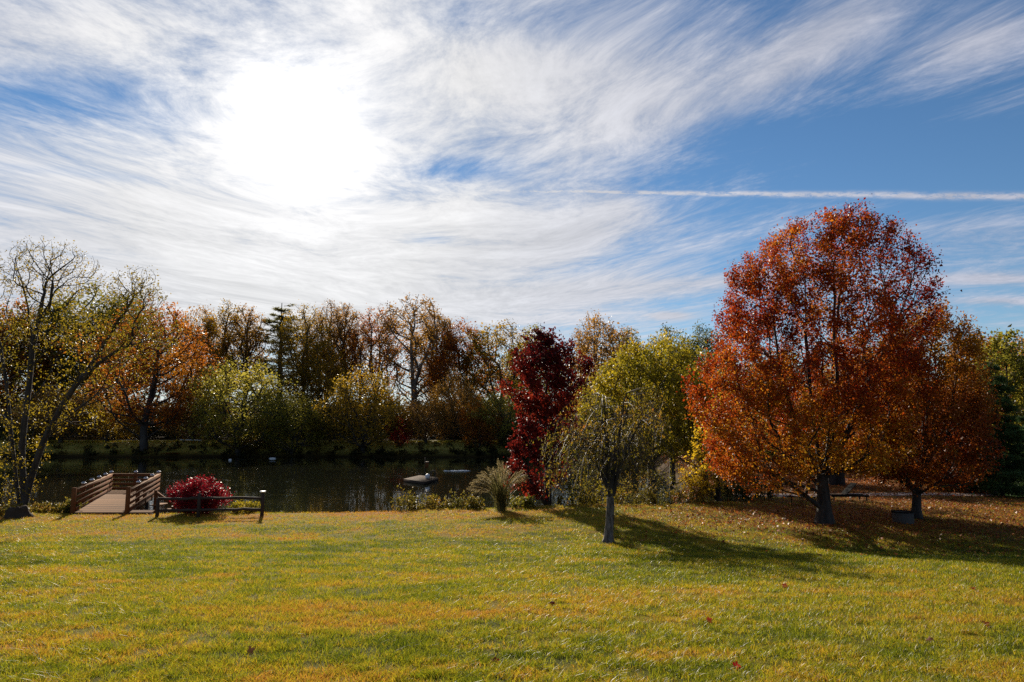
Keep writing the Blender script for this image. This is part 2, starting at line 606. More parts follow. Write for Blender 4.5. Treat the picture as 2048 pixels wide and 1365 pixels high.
def H(x, y):
    x, y = np.broadcast_arrays(np.asarray(x, float), np.asarray(y, float))
    yk = [-200, -60, 0, 17, 19, 21, 24, 33, 60, 117, 124, 145, 200, 400]
    zl = [6, 5.4, 0, -1.53, -1.72, -1.91, -2.12, -2.13, -2.2, -0.75, -0.6, -0.2, 2.2, 4]
    zr = [6, 5.4, 0, -1.53, -1.71, -1.88, -1.98, -1.90, -1.75, -0.75, -0.6, -0.2, 2.2, 4]
    w = smooth01(x, -9, 3)
    z = 0
    for o, k in ((-1.2, .25), (0, .5), (1.2, .25)):       # softened profile
        z = z + k * (np.interp(y + o, yk, zl) * (1 - w) + np.interp(y + o, yk, zr) * w)
    # gentle knoll around the big maple
    z = z + 0.06 * np.exp(-((x - 15) / 7.0) ** 2 - ((y - 31) / 6.0) ** 2) + 0.10 * np.exp(-((x - 3) / 5) ** 2 - ((y - 30) / 3) ** 2)
    # swale in front of it
    z = z - 0.16 * np.exp(-((y - 21.0) / 2.6) ** 2) * smooth01(x, 1, 7)
    # far right falls away
    e = x - 26.5 - 0.02 * (y - 34)
    z = z - 2.6 * smooth01(e, -1, 9) * smooth01(y, 26, 38)
    z = z + (fbm(x * 0.22 + 40, y * 0.22 + 40, 3) - 0.5) * 0.16 * smooth01(y, 4, 12)
    sd = pond_sd(x, y)
    wid = np.where(y > 100, 4.5, 2.0)
    bank = WATER - 0.05 + (z - WATER + 0.05) * smooth01(sd, -0.4, wid)
    bed = WATER - 0.05 - np.clip(-sd, 0, 10) * 0.15
    return np.where(sd > 0, np.minimum(z, bank) if False else bank, np.where(sd > -0.4, bank, bed))


def hz(x, y):
    return float(H(np.array([x]), np.array([y]))[0])


def lawn_tone(x, y):
    """0 = green, 1 = dry straw"""
    a = fbm(x * 0.55, y * 0.95, 5)
    b = fbm(x * 1.6 + 31, y * 2.4 + 7, 3)
    c_ = fbm(x * 5.5 + 3, y * 7.0 + 11, 2)
    t = 0.38 + (a - 0.5) * 1.0 + (b - 0.5) * 0.7 + (c_ - 0.5) * 0.45
    lf = 1 - smooth01(x, -4, 9)
    t = t + 0.42 * np.exp(-((y - 30.5) / 2.6) ** 2) * (0.65 + 0.35 * lf) + 0.16 * np.exp(-((y - 24.5) / 1.6) ** 2) * lf - 0.26 * np.exp(-((y - 22.3) / 0.9) ** 2) * lf
    t = t - 0.14 * np.exp(-((y - 17.5) / 3.5) ** 2) + 0.12 * np.exp(-((y - 10.5) / 1.3) ** 2) + 0.06 * smooth01(-y, -9, -5)
    t = t - 0.10 * np.exp(-((y - 20) / 3) ** 2) * smooth01(x, 4, 10)
    return np.clip(t, 0, 1)


def bank_sunlit(x, y):  # mask for sunlight on the far bank strip, put into the ground colour
    return smooth01(y, 116.5, 118.5) * (1 - smooth01(y, 128, 134)) * (0.55 + 0.9 * (fbm(x * 0.3, y * 0.8, 3) - 0.3))


def litter_amt(x, y):
    d1 = np.exp(-((x - 13.5) / 6.0) ** 2 - ((y - 28) / 4.0) ** 2)
    d2 = np.exp(-((x - 20) / 7.5) ** 2 - ((y - 31) / 8) ** 2)
    d3 = smooth01(x, 8, 13) * smooth01(y, 36, 42) * (1 - smooth01(x, 24, 27))
    return np.clip(1.1 * d1 + d2 + d3, 0, 1)


def build_ground():
    xs = np.unique(np.concatenate([np.linspace(-900, -140, 14), np.linspace(-140, -34, 60), np.linspace(-34, 34, 190), np.linspace(34, 140, 60), np.linspace(140, 900, 14)]))
    ys = np.unique(np.concatenate([np.linspace(-150, 2, 24), np.linspace(2, 46, 170), np.linspace(46, 140, 90), np.linspace(140, 900, 30)]))
    X, Y = np.meshgrid(xs, ys, indexing='ij')
    Z = H(X, Y)
    n, m = X.shape
    V = np.stack([X, Y, Z], -1).reshape(-1, 3)
    idx = np.arange(n * m).reshape(n, m)
    f = np.stack([idx[:-1, :-1], idx[1:, :-1], idx[1:, 1:], idx[:-1, 1:]], -1).reshape(-1, 4)
    sd = pond_sd(X, Y)
    mud = np.clip(1 - smooth01(sd, 0.6, 2.2), 0, 1)
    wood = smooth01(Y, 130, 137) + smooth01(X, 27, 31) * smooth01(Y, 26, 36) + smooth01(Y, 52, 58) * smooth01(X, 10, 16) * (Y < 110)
    me = make_mesh('ground', V, [f], {'tone': lawn_tone(X, Y).ravel(), 'litter': litter_amt(X, Y).ravel(), 'mud': (mud * (1 - 0.75 * bank_sunlit(X, Y).clip(0, 1) * (sd > 1.5))).ravel(), 'dry': bank_sunlit(X, Y).clip(0, 1).ravel(), 'wood': np.clip(wood, 0, 1).ravel()})
    m_, nt, out = new_mat('lawn_ground')

    def attr(k):
        a = nt.nodes.new('ShaderNodeAttribute'); a.attribute_name = k
        return S(a.outputs['Fac'])
    geo = nt.nodes.new('ShaderNodeNewGeometry')
    pos = geo.outputs['Position']
    n1 = snoise(pos, 2.2, 8, 0.7)
    n2 = snoise(pos, 14.0, 5, 0.7)
    n3 = snoise(pos, 60.0, 3, 0.7)
    t = sclamp(attr('tone') + (n1 - 0.5) * 0.7 + (n2 - 0.5) * 0.8)
    c = ramp(nt, t.s, [(0.035, 0.040, 0.005), (0.085, 0.085, 0.007), (0.15, 0.118, 0.009), (0.22, 0.125, 0.015), (0.25, 0.11, 0.02)])
    c = smix(sclamp(attr('litter') * 1.3 * sstep(n2, 0.35, 0.6)), c, smix(n3, (0.09, 0.03, 0.012), (0.24, 0.09, 0.03)))
    c = smix(attr('dry'), c, smix(n1, (0.22, 0.19, 0.04), (0.50, 0.38, 0.10)))  # bright straw colour carries the sunlight on the far bank
    c = smix(attr('mud'), c, smix(n1, (0.010, 0.008, 0.004), (0.045, 0.029, 0.011)))
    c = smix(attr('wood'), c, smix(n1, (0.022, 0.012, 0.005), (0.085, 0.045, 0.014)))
    p = nt.nodes.new('ShaderNodeBsdfPrincipled')
    p.inputs['Roughness'].default_value = 0.9
    p.inputs['Specular IOR Level'].default_value = 0.04
    nt.links.new(c, p.inputs['Base Color'])
    b = nt.nodes.new('ShaderNodeBump')
    b.inputs['Strength'].default_value = 0.9
    b.inputs['Distance'].default_value = 0.05
    nt.links.new((n2 * 0.7 + n3 * 0.5).s, b.inputs['Height'])
    nt.links.new(b.outputs[0], p.inputs['Normal'])
    nt.links.new(p.outputs[0], out.inputs[0])
    return tag(link('ground', me, m_), kind='structure')


build_ground()


def build_water():
    xs = np.linspace(-150, 34, 70); ys = np.linspace(32.8, 119.5, 50)
    X, Y = np.meshgrid(xs, ys, indexing='ij')
    n, m = X.shape
    V = np.stack([X, Y, np.full_like(X, WATER)], -1).reshape(-1, 3)
    idx = np.arange(n * m).reshape(n, m)
    f = np.stack([idx[:-1, :-1], idx[1:, :-1], idx[1:, 1:], idx[:-1, 1:]], -1).reshape(-1, 4)
    me = make_mesh('pond_water', V, [f])
    m_, nt, out = new_mat('pond_water')
    geo = nt.nodes.new('ShaderNodeNewGeometry')
    mp = nt.nodes.new('ShaderNodeMapping')
    mp.inputs['Scale'].default_value = (1.0, 1.6, 1.0)
    nt.links.new(geo.outputs['Position'], mp.inputs[0])
    n1 = snoise(mp.outputs[0], 1.3, 4, 0.55)
    n2 = snoise(mp.outputs[0], 0.11, 4, 0.6)
    b = nt.nodes.new('ShaderNodeBump')
    b.inputs['Strength'].default_value = 0.30
    b.inputs['Distance'].default_value = 0.05
    nt.links.new((n1 * (0.15 + 1.0 * sstep(n2, 0.48, 0.68))).s, b.inputs['Height'])
    p = nt.nodes.new('ShaderNodeBsdfPrincipled')
    p.inputs['Base Color'].default_value = (0.010, 0.011, 0.007, 1)
    p.inputs['Roughness'].default_value = 0.02
    p.inputs['IOR'].default_value = 1.33
    nt.links.new(b.outputs[0], p.inputs['Normal'])
    nt.links.new(p.outputs[0], out.inputs[0])
    return tag(link('pond_water', me, m_), kind='structure')


build_water()


# ------------------------------------------------------------------ trees
def leaves_mesh(name, C, size, lv, R, up_bias=0.3, asp=0.62, fold=0.25, hang=0.0):
    """one folded leaf-sized face per centre"""
    n = len(C)
    t = R.normal(size=(n, 3)); t[:, 2] -= hang * 2.0
    t /= np.linalg.norm(t, axis=1, keepdims=True)
    nn = R.normal(size=(n, 3)); nn[:, 2] += up_bias * 3
    nn -= t * np.sum(nn * t, 1, keepdims=True)
    nn /= np.linalg.norm(nn, axis=1, keepdims=True) + 1e-9
    s = np.cross(nn, t)
    L = (size * R.lognormal(0, 0.28, n))[:, None]
    W = L * asp
    V = np.empty((n, 4, 3))
    V[:, 0] = C - t * L * 0.5
    V[:, 1] = C + s * W * 0.5 + nn * W * fold + t * L * 0.08
    V[:, 2] = C + t * L * 0.5
    V[:, 3] = C - s * W * 0.5 + nn * W * fold + t * L * 0.08
    f = np.arange(n * 4).reshape(n, 4)
    return make_mesh(name, V.reshape(-1, 3), [f], {'lv': np.repeat(lv, 4)}, smooth=False)


def grow(polys, pts, bf=0.5, down=1.5):
    """connect crown points to the given stems: a tree of least length that also keeps paths short"""
    pos, par, plen, fixed = [], [], [], []
    for P, att in polys:
        P = np.asarray(P, float)
        for i, p in enumerate(P):
            if i == 0:
                pr = -1
                if att is not None:
                    pr = int(np.argmin(np.linalg.norm(np.array(pos) - p, axis=1)))
                pos.append(p); par.append(pr)
                plen.append(0 if pr < 0 else plen[pr] + np.linalg.norm(p - pos[pr]))
            else:
                pos.append(p); par.append(len(pos) - 2)
                plen.append(plen[-1] + np.linalg.norm(p - P[i - 1]))
            fixed.append(True)
    pts = np.asarray(pts, float)
    n = len(pts)
    best = np.full(n, 1e9); bp = np.zeros(n, int)

    def relax(k):
        d = pts - pos[k]
        L = np.linalg.norm(d, axis=1)
        c = L * (1 + down * np.clip(-d[:, 2] / (L + 1e-6) + 0.1, 0, 1)) + bf * plen[k]
        mm = c < best
        best[mm] = c[mm]; bp[mm] = k
    ztop = max(p[2] for p in pos)
    for k in range(len(pos)):
        relax(k)
    done = np.zeros(n, bool)
    for _ in range(n):
        i = int(np.argmin(np.where(done, 1e12, best)))
        done[i] = True
        k = bp[i]
        pos.append(pts[i]); par.append(k)
        plen.append(plen[k] + np.linalg.norm(pts[i] - pos[k]))
        fixed.append(False)
        relax(len(pos) - 1)
    pos = np.array(pos); par = np.array(par); fixed = np.array(fixed)
    N = len(pos)
    size = np.ones(N)
    for i in range(N - 1, 0, -1):
        if par[i] >= 0: size[par[i]] += size[i]
    # smooth the free nodes a little
    main = np.full(N, -1)
    for i in range(N):
        p = par[i]
        if p >= 0 and (main[p] < 0 or size[i] > size[main[p]]): main[p] = i
    for _ in range(2):
        q = pos.copy()
        ok = (~fixed) & (main >= 0)
        q[ok] = 0.5 * pos[ok] + 0.25 * pos[par[ok]] + 0.25 * pos[main[ok]]
        pos = q
    return pos, par, size, main


def wood_mesh(name, pos, par, size, main, r_base, r_tip, flare=1.25, wob=0.0, R=None, min_r=0.0):
    N = len(pos)
    ex = math.log(max(r_base / r_tip, 1.01)) / math.log(size.max())
    rad = r_tip * size ** ex
    kids = [[] for _ in range(N)]
    roots = []
    for i in range(N):
        (roots if par[i] < 0 else kids[par[i]]).append(i)
    mb = MB()
    stack = [(r, None) for r in roots]
    while stack:
        i, p = stack.pop()
        ch = [] if p is None else [p]
        k = i
        while k >= 0:
            ch.append(k)
            for c in kids[k]:
                if c != main[k]: stack.append((c, k))
            k = main[k]
        P = pos[ch]
        r = rad[ch].copy()
        if p is not None: r[0] = min(r[0], r[1] * 1.25)
        else:
            r[0] *= flare * 1.15
            if len(r) > 2: r[1] *= 1.08
        if r.max() < min_r: continue
        if len(P) < 2: continue
        if len(P) > 2 or np.linalg.norm(P[1] - P[0]) > 1.0:           # finer, rounder run
            t = np.arange(len(P)); tt = np.linspace(0, len(P) - 1, (len(P) - 1) * 2 + 1)
            P = np.stack([np.interp(tt, t, P[:, a]) for a in range(3)], 1)
            Q = P.copy(); Q[1:-1] = 0.5 * P[1:-1] + 0.25 * (P[:-2] + P[2:]); P = Q
            r = np.interp(tt, t, r)
            if wob and R is not None:
                P[1:-1] += R.normal(size=P[1:-1].shape) * wob
        mb.tube(P, r, 9 if r[0] > 0.09 else (5 if r[0] > 0.025 else 3), cap=False)
    fs = [np.concatenate(mb.f4)]
    return make_mesh(name, np.concatenate(mb.v), fs)


def table_pts(n, tab, R, shell=0.6, lump=0.22, depth=1.0, nl=5):
    """points in a crown whose outline is a table of (z, x centre, radius)"""
    tab = np.array(sorted(tab), float)
    z = np.linspace(tab[0, 0], tab[-1, 0], 200)
    r = np.interp(z, tab[:, 0], tab[:, 2]); cx = np.interp(z, tab[:, 0], tab[:, 1])
    w = r ** 1.7; cdf = np.cumsum(w); cdf /= cdf[-1]
    ph = R.random((nl, 3)) * 2 * PI
    out = []
    q = R.random(n)
    zi = np.interp(q, cdf, z)
    th = R.random(n) * 2 * PI
    rr = np.interp(zi, z, r) * np.power(R.random(n), 1 / (2 + shell * 2))
    lum = 0
    H_ = tab[-1, 0] - tab[0, 0]
    for k in range(nl):
        lum = lum + np.sin((k + 2) * th + ph[k, 0] + (k + 1.5) * 5 * zi / H_ + ph[k, 1]) / nl
    rr = rr * (1 + lump * 1.6 * lum)
    return np.stack([np.interp(zi, z, cx) + rr * np.cos(th), depth * rr * np.sin(th), zi], 1)


def ell_pts(n, c, rad, R, pw=0.45):
    d = R.normal(size=(n, 3)); d /= np.linalg.norm(d, axis=1, keepdims=True)
    return np.array(c) + d * np.array(rad) * (R.random((n, 1)) ** pw)


def leaf_centres(pos, par, size, per, sigma, R, smax=6, cull=None):
    tw = np.where((size <= smax) & (par >= 0))[0]
    i = np.repeat(tw, per)
    f = R.random((len(i), 1))
    C = pos[i] * f + pos[par[i]] * (1 - f) + R.normal(size=(len(i), 3)) * sigma
    if cull is not None:
        k = cull(C)
        C, i = C[k], i[k]
    return C, i


def clump_noise(C, sc, R):
    ph = R.random(9) * 6.28
    x, y, z = (C / sc).T
    return (np.sin(x + ph[0] + 1.3 * np.sin(y + ph[1])) + np.sin(y * 1.1 + ph[2] + 1.2 * np.sin(z + ph[3])) + np.sin(z * 1.2 + ph[4] + 1.1 * np.sin(x + ph[5]))) / 6 + 0.5


def make_tree(stems, pts, seed, r_base, r_tip, per, leaf, sigma, lv_fn=None, bf=0.4, down=1.2, smax=6, cull=None, hang=0.15, up=0.25, asp=0.62, wob=0.02, min_r=0.0, flare=1.25):
    """-> wood mesh, crown mesh"""
    R = np.random.default_rng(seed)
    pos, par, size, main = grow(stems, pts, bf, down)
    wm = wood_mesh('trunk', pos, par, size, main, r_base, r_tip, wob=wob, R=R, min_r=min_r, flare=flare)
    C, i = leaf_centres(pos, par, size, per, sigma, R, smax, cull)
    tone = R.random(len(pos))
    sc = max(np.ptp(pts[:, 2]) * 0.13, 0.2)
    lv = 0.5 + 0.55 * (clump_noise(C, sc, R) - 0.5) + 0.22 * (tone[i] - 0.5) + 0.38 * (R.random(len(C)) - 0.5)
    if lv_fn is not None: lv = lv_fn(C, lv, R)
    cm = leaves_mesh('crown', C, leaf, np.clip(lv, 0, 1), R, up, asp, 0.25, hang)
    return wm, cm


def trunk_line(p, q, n=6, bend=0.15, R=None):
    R = R or rng
    p, q = np.array(p, float), np.array(q, float)
    t = np.linspace(0, 1, n)[:, None]
    P = p + (q - p) * t
    o = R.normal(size=3) * bend; o2 = R.normal(size=3) * bend
    return P + np.sin(t * PI) * o + np.sin(t * 2 * PI) * o2 * 0.5


def tree_thing(name, loc, wm, cm, bark, leaf, label, cat='tree', group=None, scale=None, rot=0.0, wood='trunk', fol='crown'):
    e = empty(name, loc, label, cat, group)
    e.rotation_euler = (0, 0, rot)
    if scale is not None: e.scale = scale
    a = link(wood, wm, bark, e)
    b = link(fol, cm, leaf, e)
    for o, mt in ((a, bark), (b, leaf)):
        o.material_slots[0].link = 'OBJECT'
        o.material_slots[0].material = mt
    return e


# --- prototypes for the wood across the pond: unit height 1 m, half width noted
def proto_poplar(seed, sparse=1.0, base=0.30, narrow=0.17, n=620):
    R = np.random.default_rng(seed)
    Ht = 26.0
    w = narrow * Ht
    tab = [(base * Ht, 0, w * 0.55), (0.45 * Ht, 0, w * 0.9), (0.62 * Ht, 0, w), (0.78 * Ht, 0, w * 0.92), (0.89 * Ht, 0, w * 0.66), (0.96 * Ht, 0, w * 0.34), (Ht, 0, 0.2)]
    pts = table_pts(n, tab, R, 0.4, 0.32)
    tl = trunk_line((0, 0, -0.6), (R.normal() * 0.5, R.normal() * 0.5, Ht * 0.9), 9, 0.35, R)
    stems = [(tl, None)]
    if seed % 2:
        stems.append((trunk_line(tl[3], tl[3] + np.array([w * 0.5, 0.5, Ht * 0.45]), 5, 0.2, R), 1))
    wm, cm = make_tree(stems, pts, seed, 0.36, 0.030, int(25 * sparse), 0.26, 0.40, None, 0.35, 1.6, 7)
    return wm, cm, Ht, w


def proto_oak(seed, n=640, Ht=22.0, base=0.22, w=6.2, per=32, leaf=0.30):
    R = np.random.default_rng(seed)
    tab = [(base * Ht, 0, w * 0.5), (0.38 * Ht, 0, w * 0.95), (0.55 * Ht, 0, w), (0.75 * Ht, 0, w * 0.86), (0.9 * Ht, 0, w * 0.5), (Ht, 0, w * 0.12)]
    pts = table_pts(n, tab, R, 0.8, 0.35)
    tl = trunk_line((0, 0, -0.6), (R.normal() * 0.7, R.normal() * 0.7, Ht * 0.62), 7, 0.4, R)
    wm, cm = make_tree([(tl, None)], pts, seed, 0.42, 0.032, per, leaf, 0.55, None, 0.35, 1.2, 7)
    return wm, cm, Ht, w


def proto_round(seed, Ht=11.0, w=5.2, n=600, per=24, leaf=0.23, multi=3):
    """low round-headed tree with forking stems, foliage nearly to the ground"""
    R = np.random.default_rng(seed)
    tab = [(0.10 * Ht, 0, w * 0.55), (0.25 * Ht, 0, w * 0.92), (0.48 * Ht, 0, w), (0.7 * Ht, 0, w * 0.82), (0.88 * Ht, 0, w * 0.5), (Ht, 0, w * 0.12)]
    pts = table_pts(n, tab, R, 0.8, 0.38)
    tl = trunk_line((0, 0, -0.4), (0.1, 0, Ht * 0.22), 4, 0.1, R)
    stems = [(tl, None)]
    for k in range(multi):
        a = 2 * PI * k / multi + R.random()
        stems.append((trunk_line(tl[-1], tl[-1] + np.array([math.cos(a) * w * 0.42, math.sin(a) * w * 0.42, Ht * 0.42]), 5, 0.25, R), 1))
    wm, cm = make_tree(stems, pts, seed, 0.26, 0.022, per, leaf, 0.42, None, 0.35, 0.7, 7)
    return wm, cm, Ht, w


def proto_shrub(seed, Ht=5.0, w=2.8, n=220, per=22, leaf=0.2):
    R = np.random.default_rng(seed)
    tab = [(0.02 * Ht, 0, w * 0.6), (0.3 * Ht, 0, w), (0.6 * Ht, 0, w * 0.9), (0.85 * Ht, 0, w * 0.5), (Ht, 0, w * 0.15)]
    pts = table_pts(n, tab, R, 0.7, 0.45)
    stems = []
    for k in range(4):
        a = 2 * PI * k / 4 + R.random()
        stems.append((trunk_line((0.15 * math.cos(a), 0.15 * math.sin(a), -0.2), (w * 0.35 * math.cos(a), w * 0.35 * math.sin(a), Ht * 0.5), 4, 0.1, R), None))
    wm, cm = make_tree(stems, pts, seed, 0.07, 0.014, per, leaf, 0.30, None, 0.4, 0.8, 6)
    return wm, cm, Ht, w


def proto_bare(seed):
    R = np.random.default_rng(seed)
    Ht, w = 22.0, 4.6
    tab = [(0.35 * Ht, 0, w * 0.5), (0.6 * Ht, 0, w), (0.8 * Ht, 0, w * 0.85), (Ht, 0, w * 0.25)]
    pts = table_pts(700, tab, R, 0.5, 0.3)
    tl = trunk_line((0, 0, -0.6), (0.4, 0, Ht * 0.7), 8, 0.3, R)
    wm, cm = make_tree([(tl, None)], pts, seed, 0.34, 0.02, 4, 0.26, 0.3, None, 0.3, 1.5, 4)
    return wm, cm, Ht, w


def proto_pine(seed, Ht=24.0, w=4.6, whorls=30, first=0.16, tuft=0.46, per=8, nb=6, up=0.42, sag=0.0):
    R = np.random.default_rng(seed)
    mb = MB()
    tl = trunk_line((0, 0, -0.5), (0.2, 0, Ht), 10, 0.15, R)
    mb.tube(tl, np.linspace(0.34, 0.03, 10) * (Ht / 24), 8, cap=False)
    C, T = [], []
    for k in range(whorls):
        f = first + (1 - first) * (k + R.random() * 0.6) / whorls
        z = f * Ht
        if f > 0.985: continue
        Lb = w * (1 - f) ** 0.9 * 1.15 * (0.75 + 0.5 * R.random()) * (0.72 if f < 0.3 else 1.0) + 0.25
        m = int(nb + R.integers(-1, 2))
        a0 = R.random() * 6.28
        zw = z
        for j in range(m):
            if R.random() < 0.16: continue
            z = zw + R.normal() * 0.022 * Ht
            a = a0 + j * 2 * PI / m + R.normal() * 0.15
            L = Lb * (0.5 + 0.75 * R.random())
            t = np.linspace(0, 1, 6)
            d = np.array([math.cos(a), math.sin(a)])
            P = np.stack([d[0] * L * t, d[1] * L * t, z + L * (up * t ** 1.6 - sag * t + 0.06 * np.sin(t * 6))], 1)
            mb.tube(P, np.linspace(0.05, 0.012, 6) * (Ht / 24) + 0.004, 4, cap=False)
            nt_ = max(4, int(L * per / w * 4.6))
            tt = 0.22 + 0.8 * R.random(nt_) ** 0.7
            side = R.normal(size=nt_) * 0.22 * L * (1 - 0.4 * tt)
            for q in range(nt_):
                base = np.array([np.interp(min(tt[q], 1), t, P[:, c]) for c in range(3)])
                base[:2] += np.array([-d[1], d[0]]) * side[q]
                base[2] += R.normal() * 0.08
                C.append(base); T.append((d[0], d[1], 0.5))
    C = np.array(C); T = np.array(T)
    # each tuft: a fan of needle-thin blades
    m = 9
    n = len(C)
    c = np.repeat(C, m, 0)
    dirs = np.repeat(T, m, 0) * 0.7 + R.normal(size=(n * m, 3)) * 0.75
    dirs /= np.linalg.norm(dirs, axis=1, keepdims=True)
    L = tuft * (0.7 + 0.6 * R.random((n * m, 1)))
    sd = np.cross(dirs, R.normal(size=(n * m, 3))); sd /= np.linalg.norm(sd, axis=1, keepdims=True) + 1e-9
    W = tuft * 0.10
    V = np.stack([c - sd * W, c + sd * W, c + dirs * L], 1).reshape(-1, 3)
    f = np.arange(n * m * 3).reshape(-1, 3)
    lv = np.clip(0.5 + 0.5 * (np.repeat(clump_noise(C, 1.4, R), m) - 0.5) + 0.5 * (R.random(n * m) - 0.5), 0, 1)
    cm = make_mesh('crown', V, [f], {'lv': np.repeat(lv, 3)}, smooth=False)
    wm = make_mesh('trunk', np.concatenate(mb.v), [np.concatenate(mb.f4)])
    return wm, cm, Ht, w


PROTO = {
    'pop1': proto_poplar(3, 0.8), 'pop2': proto_poplar(4, 0.6, 0.34, 0.15), 'pop3': proto_poplar(7, 0.95, 0.25, 0.20, 520),
    'oak1': proto_oak(21), 'oak2': proto_oak(22), 'oak3': proto_oak(25, 560, 22, 0.14, 7.0),
    'rnd1': proto_round(31), 'rnd2': proto_round(33, 11, 5.2, 600, 22, 0.23, 4),
    'shr1': proto_shrub(41), 'shr2': proto_shrub(44), 'bare': proto_bare(51), 'pine': proto_pine(61),
}

G_FAR = 'trees of the wood beyond the pond'
G_BANK = 'shrubs and small trees on the far bank'
# kind, proto, px of the stem, top row, width in px, distance, leaf, bark, name, label, group
FAR = [
    ('oak3', 60, 600, 190, 126, 'darkgreen', 'oak_tree', 'dark green broad oak behind the bare upper limbs of the shore tree'),
    ('oak1', 158, 566, 175, 132, 'olive', 'oak_tree', 'tall olive and bronze oak whose dark dome rises behind the leaning shore tree'),
    ('oak2', 232, 585, 120, 136, 'darkgreen', 'oak_tree', 'dark narrow oak wedged between the bronze domed oak and the orange maple'),
    ('oak2', 8, 600, 130, 120, 'rust', 'maple_tree', 'red orange maple seen behind the leftmost limbs of the shore tree'),
    ('oak3', 290, 596, 165, 119, 'rust', 'maple_tree', 'big glowing orange maple with its bare lower trunk on the far bank'),
    ('oak2', 385, 612, 95, 134, 'brown', 'poplar_tree', 'thin brown tree with a dark trunk just past the orange maple'),
    ('pop1', 437, 597, 86, 136, 'gold', 'poplar_tree', 'slim gold poplar with a pointed top, the taller of a pair before a pale sky'),
    ('pop2', 482, 604, 66, 138, 'brown', 'poplar_tree', 'slim sparse poplar with a pointed top, standing tight against the taller gold one'),
    ('pine', 556, 607, 158, 143, 'needle', 'pine_tree', 'dark blue green pine with tiered branches among the autumn poplars'),
    ('pop3', 598, 603, 92, 131, 'gold', 'poplar_tree', 'gold brown poplar overlapping one side of the dark pine'),
    ('pop1', 648, 597, 80, 141, 'brown', 'poplar_tree', 'brown poplar at the middle of three crowns above a smaller gold one'),
    ('pop2', 682, 600, 66, 138, 'brown', 'poplar_tree', 'sparse see-through poplar edging the gap of pale sky'),
    ('bare', 712, 640, 60, 142, 'brown', 'bare_tree', 'nearly leafless grey tree standing in the gap of pale sky'),
    ('oak1', 637, 670, 84, 128, 'gold', 'oak_tree', 'shorter gold tree with a rounded head in front of the brown poplars'),
    ('pop3', 745, 609, 92, 136, 'rust', 'poplar_tree', 'russet poplar with a patch of orange leaves near its top'),
    ('pop3', 828, 584, 128, 132, 'brown', 'poplar_tree', 'tallest sparse poplar with pale limbs showing through its brown domed crown'),
    ('pop1', 866, 615, 74, 138, 'brown', 'poplar_tree', 'brown poplar half hidden behind the tallest sparse domed one'),
    ('oak1', 918, 636, 100, 131, 'rust', 'maple_tree', 'orange red maple with a small scarlet tip above dark forked stems'),
    ('oak3', 1002, 640, 135, 129, 'gold', 'oak_tree', 'wide olive gold oak to the near side of the dark crimson tree'),
    ('oak2', 1066, 650, 90, 140, 'olive', 'oak_tree', 'olive oak top peeping out just behind the crimson tree'),
    ('oak1', 1210, 628, 120, 112, 'brown', 'oak_tree', 'orange brown oak with airy top sprays behind the yellow green trees'),
    ('bare', 1190, 622, 80, 122, 'brown', 'bare_tree', 'leafless grey twigs sticking out above the orange brown oak'),
    ('bare', 1185, 720, 100, 88, 'brown', 'bare_tree', 'grey leafless tree between the crimson tree and the yellow green willow'),
    ('oak2', 1265, 655, 80, 118, 'darkgreen', 'oak_tree', 'dark green oak tucked under the orange brown oak'),
    ('oak2', 1345, 652, 100, 128, 'darkgreen', 'oak_tree', 'dark green oak with knobbly top sprays against the blue sky'),
    ('oak1', 1418, 645, 90, 120, 'darkgreen', 'oak_tree', 'dark green oak just clear of the red maple against the blue sky'),
    ('oak3', 1975, 662, 130, 110, 'rust', 'oak_tree', 'distant orange oak crowns beyond the gold maple at the far right skyline'),
    ('oak3', 2045, 668, 150, 118, 'brown', 'oak_tree', 'distant brown oak on the skyline behind the pale green tree'),
    ('oak1', 1560, 700, 150, 95, 'olive', 'oak_tree', 'olive oak mostly screened by the big red maple'),
    ('oak2', 1750, 690, 170, 98, 'gold', 'oak_tree', 'gold oak glimpsed through the crown of the big red maple'),
]
